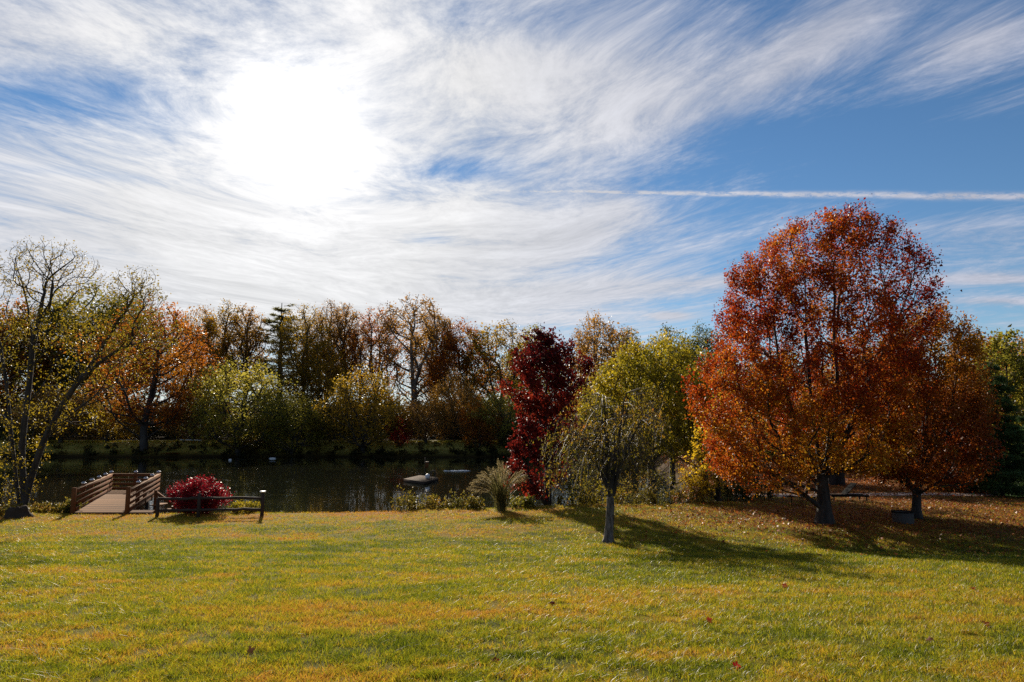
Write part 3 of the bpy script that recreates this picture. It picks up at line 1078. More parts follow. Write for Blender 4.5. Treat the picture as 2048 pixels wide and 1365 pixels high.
BANK = [
    ('rnd1', 478, 716, 190, 118.5, 'willow', 'willow_tree', 'wide grey green willow with a dark forked trunk on the far bank'),
    ('rnd2', 586, 785, 130, 118.8, 'olive', 'willow_tree', 'low olive thicket tree with split stems at the water edge'),
    ('rnd2', 727, 729, 165, 119.0, 'gold', 'bank_tree', 'round yellow tree with a straight black trunk on the far bank'),
    ('shr1', 800, 826, 54, 120.5, 'red', 'red_shrub', 'small scarlet bush glowing on the far bank'),
    ('rnd1', 852, 792, 100, 121, 'brown', 'bank_tree', 'small rust brown tree next to the scarlet bush'),
    ('rnd2', 908, 740, 100, 125, 'brown', 'bank_tree', 'brown leaning tree with black crooked stems under the orange red maple'),
    ('rnd1', 1002, 782, 122, 121, 'willow', 'bank_tree', 'grey green bushy tree on the bank beside the crimson tree'),
    ('shr2', 958, 792, 84, 119.8, 'rust', 'bank_shrub', 'reddish brown shrub in front of the grey green bushy tree'),
    ('shr2', 1030, 838, 70, 119.5, 'darkgreen', 'bank_shrub', 'dark low shrub where the far bank meets the crimson tree'),
    ('rnd1', 385, 770, 90, 124, 'brown', 'bank_tree', 'shaded brown tree between the orange maple and the grey green willow'),
    ('rnd2', 660, 800, 100, 124, 'darkgreen', 'bank_tree', 'dark green tree in the shade between the willow and the yellow tree'),
    ('shr1', 345, 905, 40, 117.8, 'rust', 'bank_shrub', 'low orange brambles hanging over the far water edge'),
    ('shr1', 500, 868, 90, 119.5, 'weed', 'bank_shrub', 'pale yellow weeds below the wide willow'),
    ('rnd1', 120, 770, 150, 122, 'brown', 'bank_tree', 'dim brown tree behind the leaning shore tree trunks'),
    ('rnd2', 215, 785, 110, 123, 'gold', 'bank_tree', 'dim gold tree beneath the bronze domed oak'),
    ('shr2', 60, 850, 90, 121, 'darkgreen', 'bank_shrub', 'dark shrub on the bank behind the leaning shore tree'),
]


def place_far(rows, group, wide):
    for (k, px, top, wpx, Y, leaf, name, label) in rows:
        if group == G_FAR and Y > 119.5: Y = 150 + (Y - 119) * 1.1
        wm, cm, Ht, w = PROTO[k]
        b = at(px, 885, Y)
        zb = hz(b[0], Y)
        zt = at(px, top, Y)[2]
        s = (zt - zb) / Ht
        sw = (wpx * Y / F / 2) / w
        bark = M['bark_pale'] if k in ('pop1', 'pop3') and leaf == 'brown' else M['bark_far']
        tree_thing(name, (b[0], Y, zb), wm, cm, bark, M[leaf], label, 'shrub' if 'shrub' in name else 'tree', group,
                   (sw * wide, sw * wide, s), random.random() * 6.28)


place_far(FAR, G_FAR, 1.38)
place_far(BANK, G_BANK, 1.05)


# --- the wood behind, too deep to tell trees apart
def build_woodland():
    R = np.random.default_rng(77)
    C = []
    lv = []
    n = 620
    xs = R.uniform(-165, 170, n); ys = R.uniform(172, 205, n)
    for x, y in zip(xs, ys):
        hh = R.uniform(4.5, 9.5); w = R.uniform(2.6, 4.5)
        zb = hz(x, y)
        p = ell_pts(130, (x, y, zb + hh * 0.55), (w, w * 0.8, hh * 0.48), R, 0.4)
        C.append(p); lv.append(np.clip(R.random() * 0.7 + 0.15 + 0.3 * (R.random(130) - 0.5), 0, 1))
    # the slope beyond the knoll, right of the pond
    for x, y in zip(R.uniform(14, 110, 260), R.uniform(62, 105, 260)):
        if pond_sd(np.array([x]), np.array([y]))[0] < 5: continue
        if x < 21 + (y - 62) * 0.25 and y < 78: continue
        hh = R.uniform(5, 11); w = R.uniform(2.2, 4.0)
        zb = hz(x, y)
        p = ell_pts(150, (x, y, zb + hh * 0.5), (w, w, hh * 0.5), R, 0.4)
        C.append(p); lv.append(np.clip(R.random() * 0.6 + 0.1 + 0.3 * (R.random(150) - 0.5), 0, 1))
    C = np.concatenate(C); lv = np.concatenate(lv)
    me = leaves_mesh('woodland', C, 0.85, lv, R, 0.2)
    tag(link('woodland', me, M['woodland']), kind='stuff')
    C = []; lv = []
    for x, y in zip(R.uniform(-130, 60, 640), R.uniform(137, 153, 640)):
        hh = R.uniform(1.8, 5.2); w = R.uniform(1.4, 2.8)
        zb = hz(x, y)
        C.append(ell_pts(120, (x, y, zb + hh * 0.45), (w, w, hh * 0.52), R, 0.45)); lv.append(np.clip(R.random() * 0.8 + 0.3 * (R.random(120) - 0.5), 0, 1))
    for x, y in zip(R.uniform(0, 46, 90), R.uniform(119.5, 127, 90)):
        hh = R.uniform(4, 10); w = R.uniform(1.6, 2.8)
        C.append(ell_pts(150, (x, y, hz(x, y) + hh * 0.45), (w, w, hh * 0.52), R, 0.45)); lv.append(np.clip(R.random() * 0.8 + 0.3 * (R.random(150) - 0.5), 0, 1))
    # brambles hanging over the far bank
    for x in R.uniform(-110, 26, 260):
        y = 117.2 + R.uniform(0.0, 2.6)
        C.append(ell_pts(26, (x, y, hz(x, y) + 0.3), (0.8, 0.6, 0.6), R, 0.5)); lv.append(np.clip(R.random() * 0.9 + 0.3 * (R.random(26) - 0.5), 0, 1))
    C = np.concatenate(C); lv = np.concatenate(lv)
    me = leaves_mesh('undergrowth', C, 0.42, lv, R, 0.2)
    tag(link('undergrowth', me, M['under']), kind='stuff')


build_woodland()


# --- the big red maple on the knoll
def pxtab(cx0, base_row, Y, rows):
    """rows of (row, centre px, half-width px) -> (z above base, x offset, radius) in metres"""
    b = at(cx0, base_row, Y)
    zb = hz(b[0], Y)
    t = []
    for (r, c, hw) in rows:
        p = at(c, r, Y); q = at(c + hw, r, Y)
        t.append((p[2] - zb, p[0] - b[0], q[0] - p[0]))
    return (b[0], Y, zb), t


def build_maple():
    R = np.random.default_rng(101)
    loc, tab = pxtab(1650, 1052, 26.6, [(985, 1545, 62), (958, 1575, 135), (910, 1595, 190), (850, 1602, 212), (760, 1612, 222), (660, 1632, 206), (580, 1648, 178), (510, 1648, 158), (480, 1655, 130), (450, 1668, 90), (428, 1690, 52), (408, 1703, 18)])
    pts = table_pts(2500, tab, R, 0.6, 0.20, 0.95)
    _, lobe = pxtab(1650, 1052, 26.6, [(720, 1800, 45), (640, 1815, 62), (570, 1828, 52), (520, 1832, 36), (495, 1828, 10)])
    pts = np.vstack([pts, table_pts(170, lobe, R, 0.4, 0.3)])
    g = lambda px, r, dy=0.0: np.array([at(px, r, 26.6 + dy)[0] - loc[0], dy, at(px, r, 26.6 + dy)[2] - loc[2]])
    base = np.array([g(1650, 1062), g(1648, 1020), g(1645, 985), g(1645, 955)])
    stems = [(base, None),
             (np.array([g(1645, 955), g(1655, 900), g(1662, 800), g(1668, 700), g(1680, 580), g(1690, 470)]), 1),
             (np.array([g(1645, 965), g(1620, 925, -0.3), g(1590, 850, -0.6), g(1560, 740, -0.7), g(1545, 620, -0.6)]), 1),
             (np.array([g(1645, 960), g(1632, 880, 0.4), g(1618, 780, 0.7), g(1612, 650, 0.9), g(1610, 540, 0.8)]), 1),
             (np.array([g(1648, 950), g(1690, 880, -0.3), g(1730, 780, -0.6), g(1780, 680, -0.4), g(1815, 590, 0)]), 1),
             (np.array([g(1645, 950), g(1665, 890, -0.8), g(1680, 800, -1.6), g(1670, 700, -2.0)]), 1),
             (np.array([g(1648, 945), g(1675, 870, 0.8), g(1720, 760, 1.6), g(1740, 640, 1.6)]), 1),
             (np.array([g(1644, 958), g(1622, 935, 0.2), g(1570, 885, 0.4), g(1505, 840, 0.3)]), 1)]
    H_ = max(pts[:, 2])

    def lvf(C, lv, R):
        f = C[:, 2] / H_
        side = C[:, 0] / 5.0
        rr = np.hypot(C[:, 0], C[:, 1]) / 4.8
        # reddest at the top and out on the tips, orange and yellow low on the left
        v = 0.43 - 0.27 * smooth01(f, 0.5, 0.95) + 0.20 * smooth01(-f, -0.42, -0.16) - 0.12 * np.clip(side, -0.3, 1) - 0.10 * (rr - 0.6)
        return v + (lv - 0.5) * 1.25

    def cull(C):
        # thinner towards the right hand side of the top
        keep = R.random(len(C)) > 0.62 * smooth01(C[:, 0], 0.9, 2.6) * smooth01(C[:, 2], 5.5, 7.5) * (1 - smooth01(C[:, 2], 10.0, 11.2))
        low = C[:, 2] < g(0, 944)[2]
        keep &= ~(low & (C[:, 0] > -0.9) & ((C[:, 0] < 1.0) | (R.random(len(C)) > 0.3)))
        return keep
    wm, cm = make_tree(stems, pts, 101, 0.25, 0.0055, 72, 0.082, 0.15, lvf, 0.32, 1.1, 8, cull, 0.25, 0.2, 0.7, 0.012, 0.0, 1.6)
    tree_thing('maple_tree', loc, wm, cm, M['bark'], M['maple'], 'largest red maple, full crown red above and orange below, on the leaf strewn knoll')


build_maple()


def build_maple_second():
    R = np.random.default_rng(111)
    loc, tab = pxtab(1833, 1042, 27.9, [(972, 1840, 85), (930, 1838, 120), (840, 1836, 132), (740, 1842, 112), (670, 1855, 86), (625, 1865, 50), (600, 1868, 12)])
    pts = table_pts(1300, tab, R, 0.5, 0.15)
    g = lambda px, r, dy=0.0: np.array([at(px, r, 27.9 + dy)[0] - loc[0], dy, at(px, r, 27.9 + dy)[2] - loc[2]])
    stems = [(np.array([g(1833, 1052), g(1833, 1020), g(1833, 990), g(1838, 960)]), None),
             (np.array([g(1838, 960), g(1848, 900), g(1855, 800), g(1860, 690)]), 1),
             (np.array([g(1838, 965), g(1815, 910, 0.4), g(1795, 840, 0.6), g(1785, 760, 0.6)]), 1),
             (np.array([g(1838, 955), g(1875, 890, -0.4), g(1905, 810, -0.6), g(1915, 740, -0.6)]), 1),
             (np.array([g(1838, 955), g(1845, 890, 1.0), g(1850, 800, 1.6)]), 1)]

    def lvf(C, lv, R):
        f = C[:, 2] / max(pts[:, 2])
        return 0.30 + 0.45 * smooth01(f, 0.35, 0.9) + (lv - 0.5) * 0.9
    wm, cm = make_tree(stems, pts, 111, 0.17, 0.006, 54, 0.085, 0.16, lvf, 0.35, 1.0, 8, None, 0.2, 0.2, 0.7, 0.012, 0.0, 1.5)
    tree_thing('maple_tree', loc, wm, cm, M['bark'], M['maple_gold'], 'shorter gold and rust maple whose slim trunk stands beside the grey metal tub')


build_maple_second()


def generic_tree(name, px, base_row, Y, rows, leaf, bark, label, seed, n, per, lsize, sigma, r_base, stems_px, r_tip=0.009, lump=0.3, bf=0.35, down=1.0, cat='tree', hang=0.2, smax_=7, lvf=None, shell=0.5, group=None, wob=0.015):
    R = np.random.default_rng(seed)
    loc, tab = pxtab(px, base_row, Y, rows)
    pts = table_pts(n, tab, R, shell, lump)
    g = lambda q: np.array([at(q[0], q[1], Y + (q[2] if len(q) > 2 else 0))[0] - loc[0], (q[2] if len(q) > 2 else 0), at(q[0], q[1], Y + (q[2] if len(q) > 2 else 0))[2] - loc[2]])
    stems = []
    for i, s in enumerate(stems_px):
        free = s[0] == 'root'
        q = s[1:] if free else s
        stems.append((np.array([g(a) for a in q]), None if (i == 0 or free) else 1))
    wm, cm = make_tree(stems, pts, seed, r_base, r_tip, per, lsize, sigma, lvf, bf, down, smax_, None, hang, 0.2, 0.6, wob)
    return tree_thing(name, loc, wm, cm, M[bark], M[leaf], label, cat, group)


# dark crimson tree on the shore
generic_tree('crimson_tree', 1096, 1014, 34.0, [(985, 1070, 40), (930, 1075, 55), (860, 1085, 62), (780, 1092, 74), (720, 1098, 72), (690, 1095, 52), (668, 1092, 30), (655, 1090, 8)],
             'crimson', 'bark', 'narrow dark crimson tree standing at the pond edge', 121, 560, 40, 0.15, 0.16, 0.14,
             [((1096, 1020), (1096, 960), (1094, 860), (1092, 760), (1091, 690))], 0.009, 0.5, 0.3, 0.6,
             lvf=lambda C, lv, R: lv + 0.10 - 0.25 * smooth01(C[:, 2], 4, 9) + 0.12 * smooth01(-C[:, 0], 0, 2))
# yellow green trees on the right-hand shore
generic_tree('willow_tree', 1300, 985, 45.0, [(900, 1285, 70), (860, 1285, 112), (815, 1288, 128), (770, 1296, 128), (735, 1305, 112), (700, 1318, 84), (675, 1325, 50), (660, 1325, 12)],
             'yellowgreen', 'bark', 'big yellow green willow with pale upper limbs behind the weeping cherry', 131, 900, 30, 0.17, 0.22, 0.22,
             [((1305, 1000), (1303, 930), (1300, 860)), ((1300, 860), (1290, 790), (1270, 730)), ((1300, 860), (1325, 780), (1340, 710)), ((1303, 900), (1265, 850, -1), (1225, 800, -1)), ((1300, 850), (1310, 770, 1.2), (1312, 700, 1.4))], 0.011, 0.4)
generic_tree('alder_tree', 1372, 985, 40.0, [(920, 1380, 48), (860, 1385, 70), (800, 1385, 70), (760, 1388, 50), (735, 1390, 20), (725, 1390, 5)],
             'yellowgreen', 'bark', 'slim leaning yellow green tree between the willow and the big red maple', 133, 420, 24, 0.16, 0.20, 0.15,
             [((1420, 1000), (1408, 940), (1385, 880), (1370, 810)), ((1408, 940), (1400, 870, 0.6), (1402, 790, 0.8))], 0.010, 0.4)
generic_tree('sapling_tree', 1437, 998, 33.5, [(985, 1425, 30), (950, 1405, 42), (920, 1412, 44), (880, 1425, 42), (830, 1440, 36), (790, 1450, 16), (775, 1450, 5)],
             'yellow', 'bark', 'young bright yellow tree with black stems at the edge of the knoll', 135, 190, 17, 0.12, 0.14, 0.10,
             [((1437, 1003), (1435, 950), (1442, 890), (1450, 820)), ((1436, 970), (1420, 930, 0.3), (1405, 900, 0.4))], 0.009, 0.4,
             lvf=lambda C, lv, R: lv + 0.12)
generic_tree('shade_tree', 1345, 960, 58.0, [(900, 1345, 60), (840, 1345, 80), (760, 1350, 85), (710, 1360, 60), (680, 1365, 15)],
             'olive', 'bark', 'olive tree in the shade just behind the yellow green willow', 137, 420, 26, 0.24, 0.3, 0.2,
             [((1345, 975), (1345, 900), (1348, 800), (1352, 720))], 0.014, 0.4)
# right edge
generic_tree('ash_tree', 2015, 960, 60.0, [(900, 2015, 70), (820, 2018, 78), (740, 2016, 74), (690, 2014, 52), (664, 2010, 14)],
             'olive', 'bark', 'pale yellow green tree rising above the dark pine on the far right', 141, 560, 26, 0.26, 0.34, 0.22,
             [((2015, 975), (2015, 900), (2015, 780), (2013, 700))], 0.014, 0.4)
generic_tree('maple_tree', 1735, 985, 44.0, [(915, 1735, 80), (870, 1730, 120), (790, 1730, 125), (720, 1735, 90), (690, 1735, 20)],
             'maple_gold', 'bark', 'third maple with two dark trunks, deep rust, behind the reclining chair', 143, 560, 28, 0.17, 0.24, 0.26,
             [((1682, 990), (1678, 950), (1690, 900), (1715, 820), (1725, 740)), ('root', (1666, 986), (1664, 950), (1655, 900), (1660, 830))], 0.012, 0.3)
generic_tree('dogwood_tree', 1925, 1000, 40.0, [(990, 1915, 45), (930, 1915, 58), (840, 1915, 55), (770, 1918, 42), (715, 1918, 10)],
             'maple_gold', 'bark', 'dark rust tree between the gold maple and the dark pine', 145, 480, 26, 0.17, 0.24, 0.16,
             [((1925, 1010), (1925, 940), (1928, 850), (1930, 760))], 0.012, 0.3, lvf=lambda C, lv, R: lv - 0.25)
for (px, top, hw, Y, row, label, name) in ((2008, 728, 78, 37.5, 1012, 'dark green near pine with drooping tiers on the far right', 'pine_tree'),
                                           (2090, 800, 80, 45, 1000, 'second dark pine cut by the photograph border behind the near pine', 'pine_tree')):
    pr = proto_pine(63 + int(px), 9.0, 2.6, 15, 0.05, 0.24, 24, 8, 0.12, 0.15)
    b = at(px, row, Y)
    zb = hz(b[0], Y)
    zt = at(px, top, Y)[2]
    tree_thing(name, (b[0], Y, zb), pr[0], pr[1], M['bark'], M['needle_near'], label, 'tree', None, (hw * Y / F / 2.3,) * 2 + ((zt - zb) / 9.0,))
for (i, (px, top, hw, Y, leaf, label)) in enumerate(((1985, 840, 110, 56, 'darkgreen', 'shaded green tree low behind the dark rust tree on the right'),
                                                 (1900, 830, 120, 62, 'darkgreen', 'shaded green tree behind the two gold maples'),
                                                 (1600, 790, 150, 66, 'brown', 'brown tree in deep shade behind the big red maple'),
                                                 (1480, 800, 120, 62, 'olive', 'olive tree in shade behind the young yellow tree'),
                                                 (1800, 800, 120, 70, 'brown', 'brown tree deep in shade behind the slim trunked gold maple'))):
    wm, cm, Ht, w = PROTO['rnd1' if i % 2 else 'rnd2']
    b = at(px, 950, Y)
    zb = hz(b[0], Y)
    tree_thing('shade_tree', (b[0], Y, zb), wm, cm, M['bark_far'], M[leaf], label, 'tree', 'shaded trees behind the knoll', (hw * Y / F / 2 / w * 1.5,) * 2 + ((at(px, top, Y)[2] - zb) / Ht,), i * 1.3)


# --- leaning many-stemmed tree on the near shore, left
def build_shore_tree():
    R = np.random.default_rng(151)
    Y = 31.2
    b = at(40, 1028, Y)
    loc = (b[0], Y, hz(b[0], Y))
    g = lambda px, r, dy=0.0: np.array([at(px, r, Y + dy)[0] - loc[0], dy, at(px, r, Y + dy)[2] - loc[2]])
    L = lambda *q: np.array([g(*a) for a in q])
    stems = [(L((40, 1035), (38, 1000), (30, 940), (22, 860), (14, 780), (2, 700), (-14, 620), (-30, 550)), None),
             (L((50, 1035), (48, 980), (42, 900), (52, 820), (60, 740), (66, 690), (78, 640), (88, 590)), None),
             (L((44, 1035), (60, 960), (88, 880), (120, 820), (150, 770), (200, 725), (235, 700), (300, 680)), None),
             (L((66, 690), (60, 640, 0.3), (52, 590, 0.4), (38, 545, 0.4), (28, 520, 0.3)), 1),
             (L((78, 640), (100, 605, -0.3), (106, 560, -0.4), (100, 520, -0.4)), 1),
             (L((88, 590), (92, 560, 0.2), (120, 540, 0.4), (150, 515, 0.4)), 1),
             (L((60, 740), (100, 690, -0.6), (140, 660, -0.8), (185, 630, -0.7)), 1),
             (L((150, 770), (190, 720, 0.5), (225, 660, 0.8), (255, 620, 0.8), (268, 590, 0.8), (272, 565, 0.8)), 1),
             (L((235, 700), (262, 672, -0.4), (300, 640, -0.6), (318, 600, -0.6)), 1),
             (L((200, 725), (260, 715, -0.6), (310, 690, -0.9), (350, 668, -0.9)), 1),
             (L((88, 880), (140, 830, -0.8), (190, 790, -1.2), (230, 770, -1.4)), 1),
             (L((2, 700), (22, 660, 0.5), (36, 630, 0.6)), 1),
             (L((14, 780), (-30, 720, -0.5), (-70, 680, -0.6)), 1)]
    ms = Y / F

    def E(n, px, r, wx, wz, wy=None):
        c = g(px, r)
        return ell_pts(n, c, (wx * ms, (wy or wx) * ms, wz * ms), R, 0.42)
    pts = np.vstack([E(720, 100, 540, 104, 64), E(330, 268, 585, 58, 58), E(420, 250, 668, 120, 62), E(220, 120, 655, 95, 60), E(110, -20, 570, 60, 80), E(140, 20, 690, 70, 70),
                     E(160, 190, 740, 110, 60), E(130, 80, 800, 90, 80), E(150, 38, 920, 55, 90), E(60, 150, 830, 70, 40)])

    def cull(C):
        zz = C[:, 2]
        top = g(0, 560)[2]
        bare = smooth01(zz, top - 1.2, top + 0.4)
        return R.random(len(C)) > 0.72 * bare
    wm, cm = make_tree(stems, pts, 151, 0.13, 0.0052, 11, 0.08, 0.13, None, 0.2, 0.7, 4, cull, 0.3, 0.2, 0.6, 0.012)
    tree_thing('shore_tree', loc, wm, cm, M['bark'], M['shoretree'], 'leaning many stemmed tree with thin yellow green leaves beside the dock')


build_shore_tree()


# --- weeping cherry on the slope
def build_cherry():
    R = np.random.default_rng(161)
    Y = 22.4
    b = at(1217, 1083, Y)
    loc = (b[0], Y, hz(b[0], Y))
    g = lambda px, r, dy=0.0: np.array([at(px, r, Y + dy)[0] - loc[0], dy, at(px, r, Y + dy)[2] - loc[2]])
    e = empty('weeping_cherry', loc, 'small weeping cherry with drooping pale twigs and a straight grey trunk on the slope', 'tree')
    mb = MB()
    fork_x = lambda z: np.interp(z, [0, g(1223, 990)[2]], [0, g(1223, 990)[0]])
    tp = np.array([g(1217, 1094), g(1216.5, 1086), g(1217, 1078), g(1217.5, 1064), g(1219, 1048), g(1219.5, 1030), g(1221, 1012), g(1221, 1000), g(1223, 990)])
    mb.tube(tp, np.array([0.27, 0.205, 0.163, 0.142, 0.136, 0.125, 0.124, 0.118, 0.09]), 18, cap=False)
    for v in mb.v:
        a_ = np.arctan2(v[:, 1], v[:, 0] - fork_x(v[:, 2]))
        k_ = 1 + 0.05 * np.sin(5 * a_ + 3 * v[:, 2]) + 0.16 * np.sin(4 * a_ + 1) * np.exp(-(v[:, 2] + 0.05) / 0.12).clip(0, 1)
        v[:, 0] = fork_x(v[:, 2]) + (v[:, 0] - fork_x(v[:, 2])) * k_
        v[:, 1] *= k_
    mb.build('trunk', M['bark_cherry'], e, True)
    fork = g(1222, 1003)
    limbs, shoots, C, lvs = MB(), MB(), [], []
    heads = []
    for k in range(15):
        a = 2 * PI * k / 15 + R.normal() * 0.2
        reach = R.uniform(0.35, 1.35)
        hh = g(0, R.uniform(785, 895))[2]
        t = np.linspace(0, 1, 9)[:, None]
        end = np.array([math.cos(a) * reach + (0.25 if math.cos(a) > 0 else 0), math.sin(a) * reach, hh]) + np.array([fork[0], 0, 0])
        ctrl = fork * 0.45 + end * 0.55 + np.array([-math.cos(a) * reach * 0.25, -math.sin(a) * reach * 0.25, 0.2])
        P = (1 - t) ** 2 * fork + 2 * t * (1 - t) * ctrl + t ** 2 * end
        P[1:-1] += R.normal(size=P[1:-1].shape) * 0.025
        limbs.tube(P, np.linspace(0.078, 0.016, 9) - 0.012 * np.sin(np.linspace(0, PI, 9)), 7, cap=False)
        heads += [(P[j], a) for j in (4, 5, 6, 7, 8)]
    heads += heads[2::5] + heads[4::5]
    for (p, a) in heads:
        for _ in range(3):
            aa = a + R.normal() * 0.75
            out_ = R.uniform(0.35, 1.5) * (1.6 if math.cos(aa) < -0.3 else 0.95)
            rise = R.uniform(0.0, 0.22)
            drop = R.uniform(0.2, 1.5)
            t = np.linspace(0, 1, 10)
            P = np.stack([p[0] + math.cos(aa) * out_ * t ** 0.8, p[1] + math.sin(aa) * out_ * t ** 0.8, p[2] + rise * np.sin(t * PI * 0.8) * 1.3 - drop * t ** 1.7], 1)
            P[1:] += np.cumsum(R.normal(size=(9, 3)) * 0.012, 0)
            P[:, 2] = np.maximum(P[:, 2], 0.75)
            shoots.tube(P, np.linspace(0.0095, 0.004, 10), 3, cap=False)
            # side twigs
            for j in R.integers(3, 9, 2):
                q = P[j] + np.stack([R.normal() * 0.25 * t[:5], R.normal() * 0.25 * t[:5], -R.uniform(0.3, 1.0) * t[:5]], 1) * 2
                shoots.tube(q, np.linspace(0.006, 0.003, 5), 3, cap=False)
                f = R.random((4, 1)) * 4
                C.append(np.stack([np.interp(f[:, 0], np.arange(5), q[:, c]) for c in range(3)], 1))
            f = 2 + R.random((13, 1)) * 7
            C.append(np.stack([np.interp(f[:, 0], np.arange(10), P[:, c]) for c in range(3)], 1) + R.normal(size=(13, 3)) * 0.03)
    limbs.build('limb', M['bark'], e, True)
    shoots.build('drooping_twigs', M['twig_pale'], e, True)
    C = np.concatenate(C)
    lv = np.clip(0.42 + 0.8 * (clump_noise(C, 0.5, R) - 0.5) + 0.5 * (R.random(len(C)) - 0.5), 0, 1)
    C[:, 2] -= 0.04
    link('crown', leaves_mesh('crown', C, 0.078, lv, R, 0.1, 0.42, 0.2, 0.9), M['cherry'], e)


build_cherry()


# ------------------------------------------------------------------ shrubs and grasses on the near shore
def shrub(name, px, row, Y, wpx, top, leaf, label, seed, n=260, per=20, lsize=0.09, sigma=0.08, cat='shrub', group=None, fan=0.45, lump=0.4):
    R = np.random.default_rng(seed)
    b = at(px, row, Y)
    zb = hz(b[0], Y)
    hgt = at(px, top, Y)[2] - zb
    w = wpx * Y / F / 2
    tab = [(0.03 * hgt, 0, w * 0.6), (0.3 * hgt, 0, w * 0.95), (0.6 * hgt, 0, w), (0.85 * hgt, 0, w * 0.65), (hgt, 0, w * 0.15)]
    pts = table_pts(n, tab, R, 0.6, lump)
    stems = []
    for k in range(6):
        a = 2 * PI * k / 6 + R.random()
        stems.append((trunk_line((0.08 * math.cos(a), 0.08 * math.sin(a), -0.15), (w * fan * math.cos(a), w * fan * math.sin(a), hgt * 0.5), 4, 0.03, R), None))
    wm, cm = make_tree(stems, pts, seed, 0.022, 0.005, per, lsize, sigma, None, 0.4, 0.5, 6, None, 0.0, 0.3, 0.55, 0.01)
    return tree_thing(name, (b[0], Y, zb), wm, cm, M['bark'], M[leaf], label, cat, group, wood='stem', fol='foliage')


shrub('burning_bush', 396, 1032, 31.7, 98, 951, 'burning', 'round crimson pink bush behind the split rail fence', 201, 420, 34, 0.085, 0.085)
shrub('golden_shrub', 490, 1028, 32.2, 56, 1001, 'yellowgreen', 'small mound of yellow green leaves under the lower fence rail', 203, 200, 18, 0.07, 0.06)
def weed_clump(px, row, Y, wpx, top, leaf, label, seed):
    """a loose clump: many thin stems of uneven height, leafy along their length"""
    R = np.random.default_rng(seed)
    b = at(px, row, Y)
    zb = hz(b[0], Y)
    hgt = at(px, top, Y)[2] - zb
    w = wpx * Y / F / 2
    st = MB()
    C = []
    m = int(20 + 34 * w)
    for k in range(m):
        x0, y0 = R.uniform(-0.9, 0.9) * w, R.normal() * 0.3
        L = hgt * (0.30 + 0.75 * R.random() ** 1.5)
        lx, ly = R.normal() * 0.22 * L, R.normal() * 0.22 * L
        t = np.linspace(0, 1, 6)
        P = np.stack([x0 + lx * t ** 1.6, y0 + ly * t ** 1.6, -0.1 + (L + 0.1) * t - 0.12 * L * t ** 3], 1)
        P[:, 2] += hz(b[0] + x0, Y + y0) - zb
        st.tube(P, np.linspace(0.009, 0.004, 6), 4, cap=False)
        for _ in range(int(R.integers(1, 4))):
            q0 = P[R.integers(2, 5)]
            q = q0 + np.outer(t, np.array([R.normal() * 0.25, R.normal() * 0.25, R.uniform(0.05, 0.35)]) * L)
            st.tube(q, np.linspace(0.005, 0.003, 6), 3, cap=False)
            f = R.random(int(R.integers(6, 18))) * 5
            C.append(np.stack([np.interp(f, np.arange(6), q[:, c]) for c in range(3)], 1) + R.normal(size=(len(f), 3)) * 0.035)
        f = 1.0 + R.random(int(R.integers(8, 26))) * 4
        C.append(np.stack([np.interp(f, np.arange(6), P[:, c]) for c in range(3)], 1) + R.normal(size=(len(f), 3)) * 0.045)
    C = np.concatenate(C)
    lv = np.clip(0.45 + 0.7 * (clump_noise(C, 0.35, R) - 0.5) + 0.5 * (R.random(len(C)) - 0.5), 0, 1)
    e = empty('shore_shrub', (b[0], Y, zb), label, 'shrub', 'weeds and bushes along the near shore')
    st.build('stem', M['bark'], e)
    link('foliage', leaves_mesh('foliage', C, 0.085, lv, R, 0.3, 0.5, 0.25, 0.1), M[leaf], e)


for i, (px, row, Y, w, top, leaf, lab) in enumerate((
        (95, 1030, 32.0, 74, 1001, 'weed', 'golden leaved low bush between the tree stump and the dock'),
        (14, 1031, 30.6, 70, 1004, 'weed', 'yellow weeds at the foot of the leaning shore tree'),
        (138, 1029, 32.0, 30, 990, 'weed', 'thin dry weeds against the outer side of the dock railing'),
        (808, 1024, 32.4, 34, 972, 'weed', 'single tall weed with yellow leaves standing clear on the shore'),
        (848, 1024, 32.5, 58, 985, 'weed', 'pale speckled weeds in front of the swimming raft'),
        (905, 1024, 32.4, 74, 984, 'weed', 'bushy olive weeds to the plume grass side of the speckled weeds'),
        (948, 1022, 32.0, 40, 992, 'weed', 'short weeds right under the arching plumes'),
        (1044, 1020, 31.8, 50, 985, 'olive', 'grey green weeds between the plume grass and the crimson tree'),
        (1150, 1016, 32.6, 84, 940, 'olive', 'leafy green bush between the crimson tree and the cherry trunk'),
        (1200, 1014, 33.0, 84, 935, 'yellowgreen', 'green bush right behind the cherry trunk'),
        (1270, 1010, 33.2, 96, 930, 'weed', 'tall yellow green weeds just past the cherry trunk'),
        (1325, 1006, 33.6, 90, 930, 'weed', 'dry weeds below the yellow green willow'),
        (1392, 1004, 33.2, 70, 925, 'yellow', 'bright yellow leaved bush below the young yellow tree'),
        (1468, 1000, 34.5, 64, 935, 'darkgreen', 'small dark bush at the foot of the young yellow tree'),
        (1510, 999, 34.8, 80, 925, 'darkgreen', 'dense green bush at the edge of the red maple shade'))):
    weed_clump(px, row, Y, w, top, leaf, lab, 220 + i)


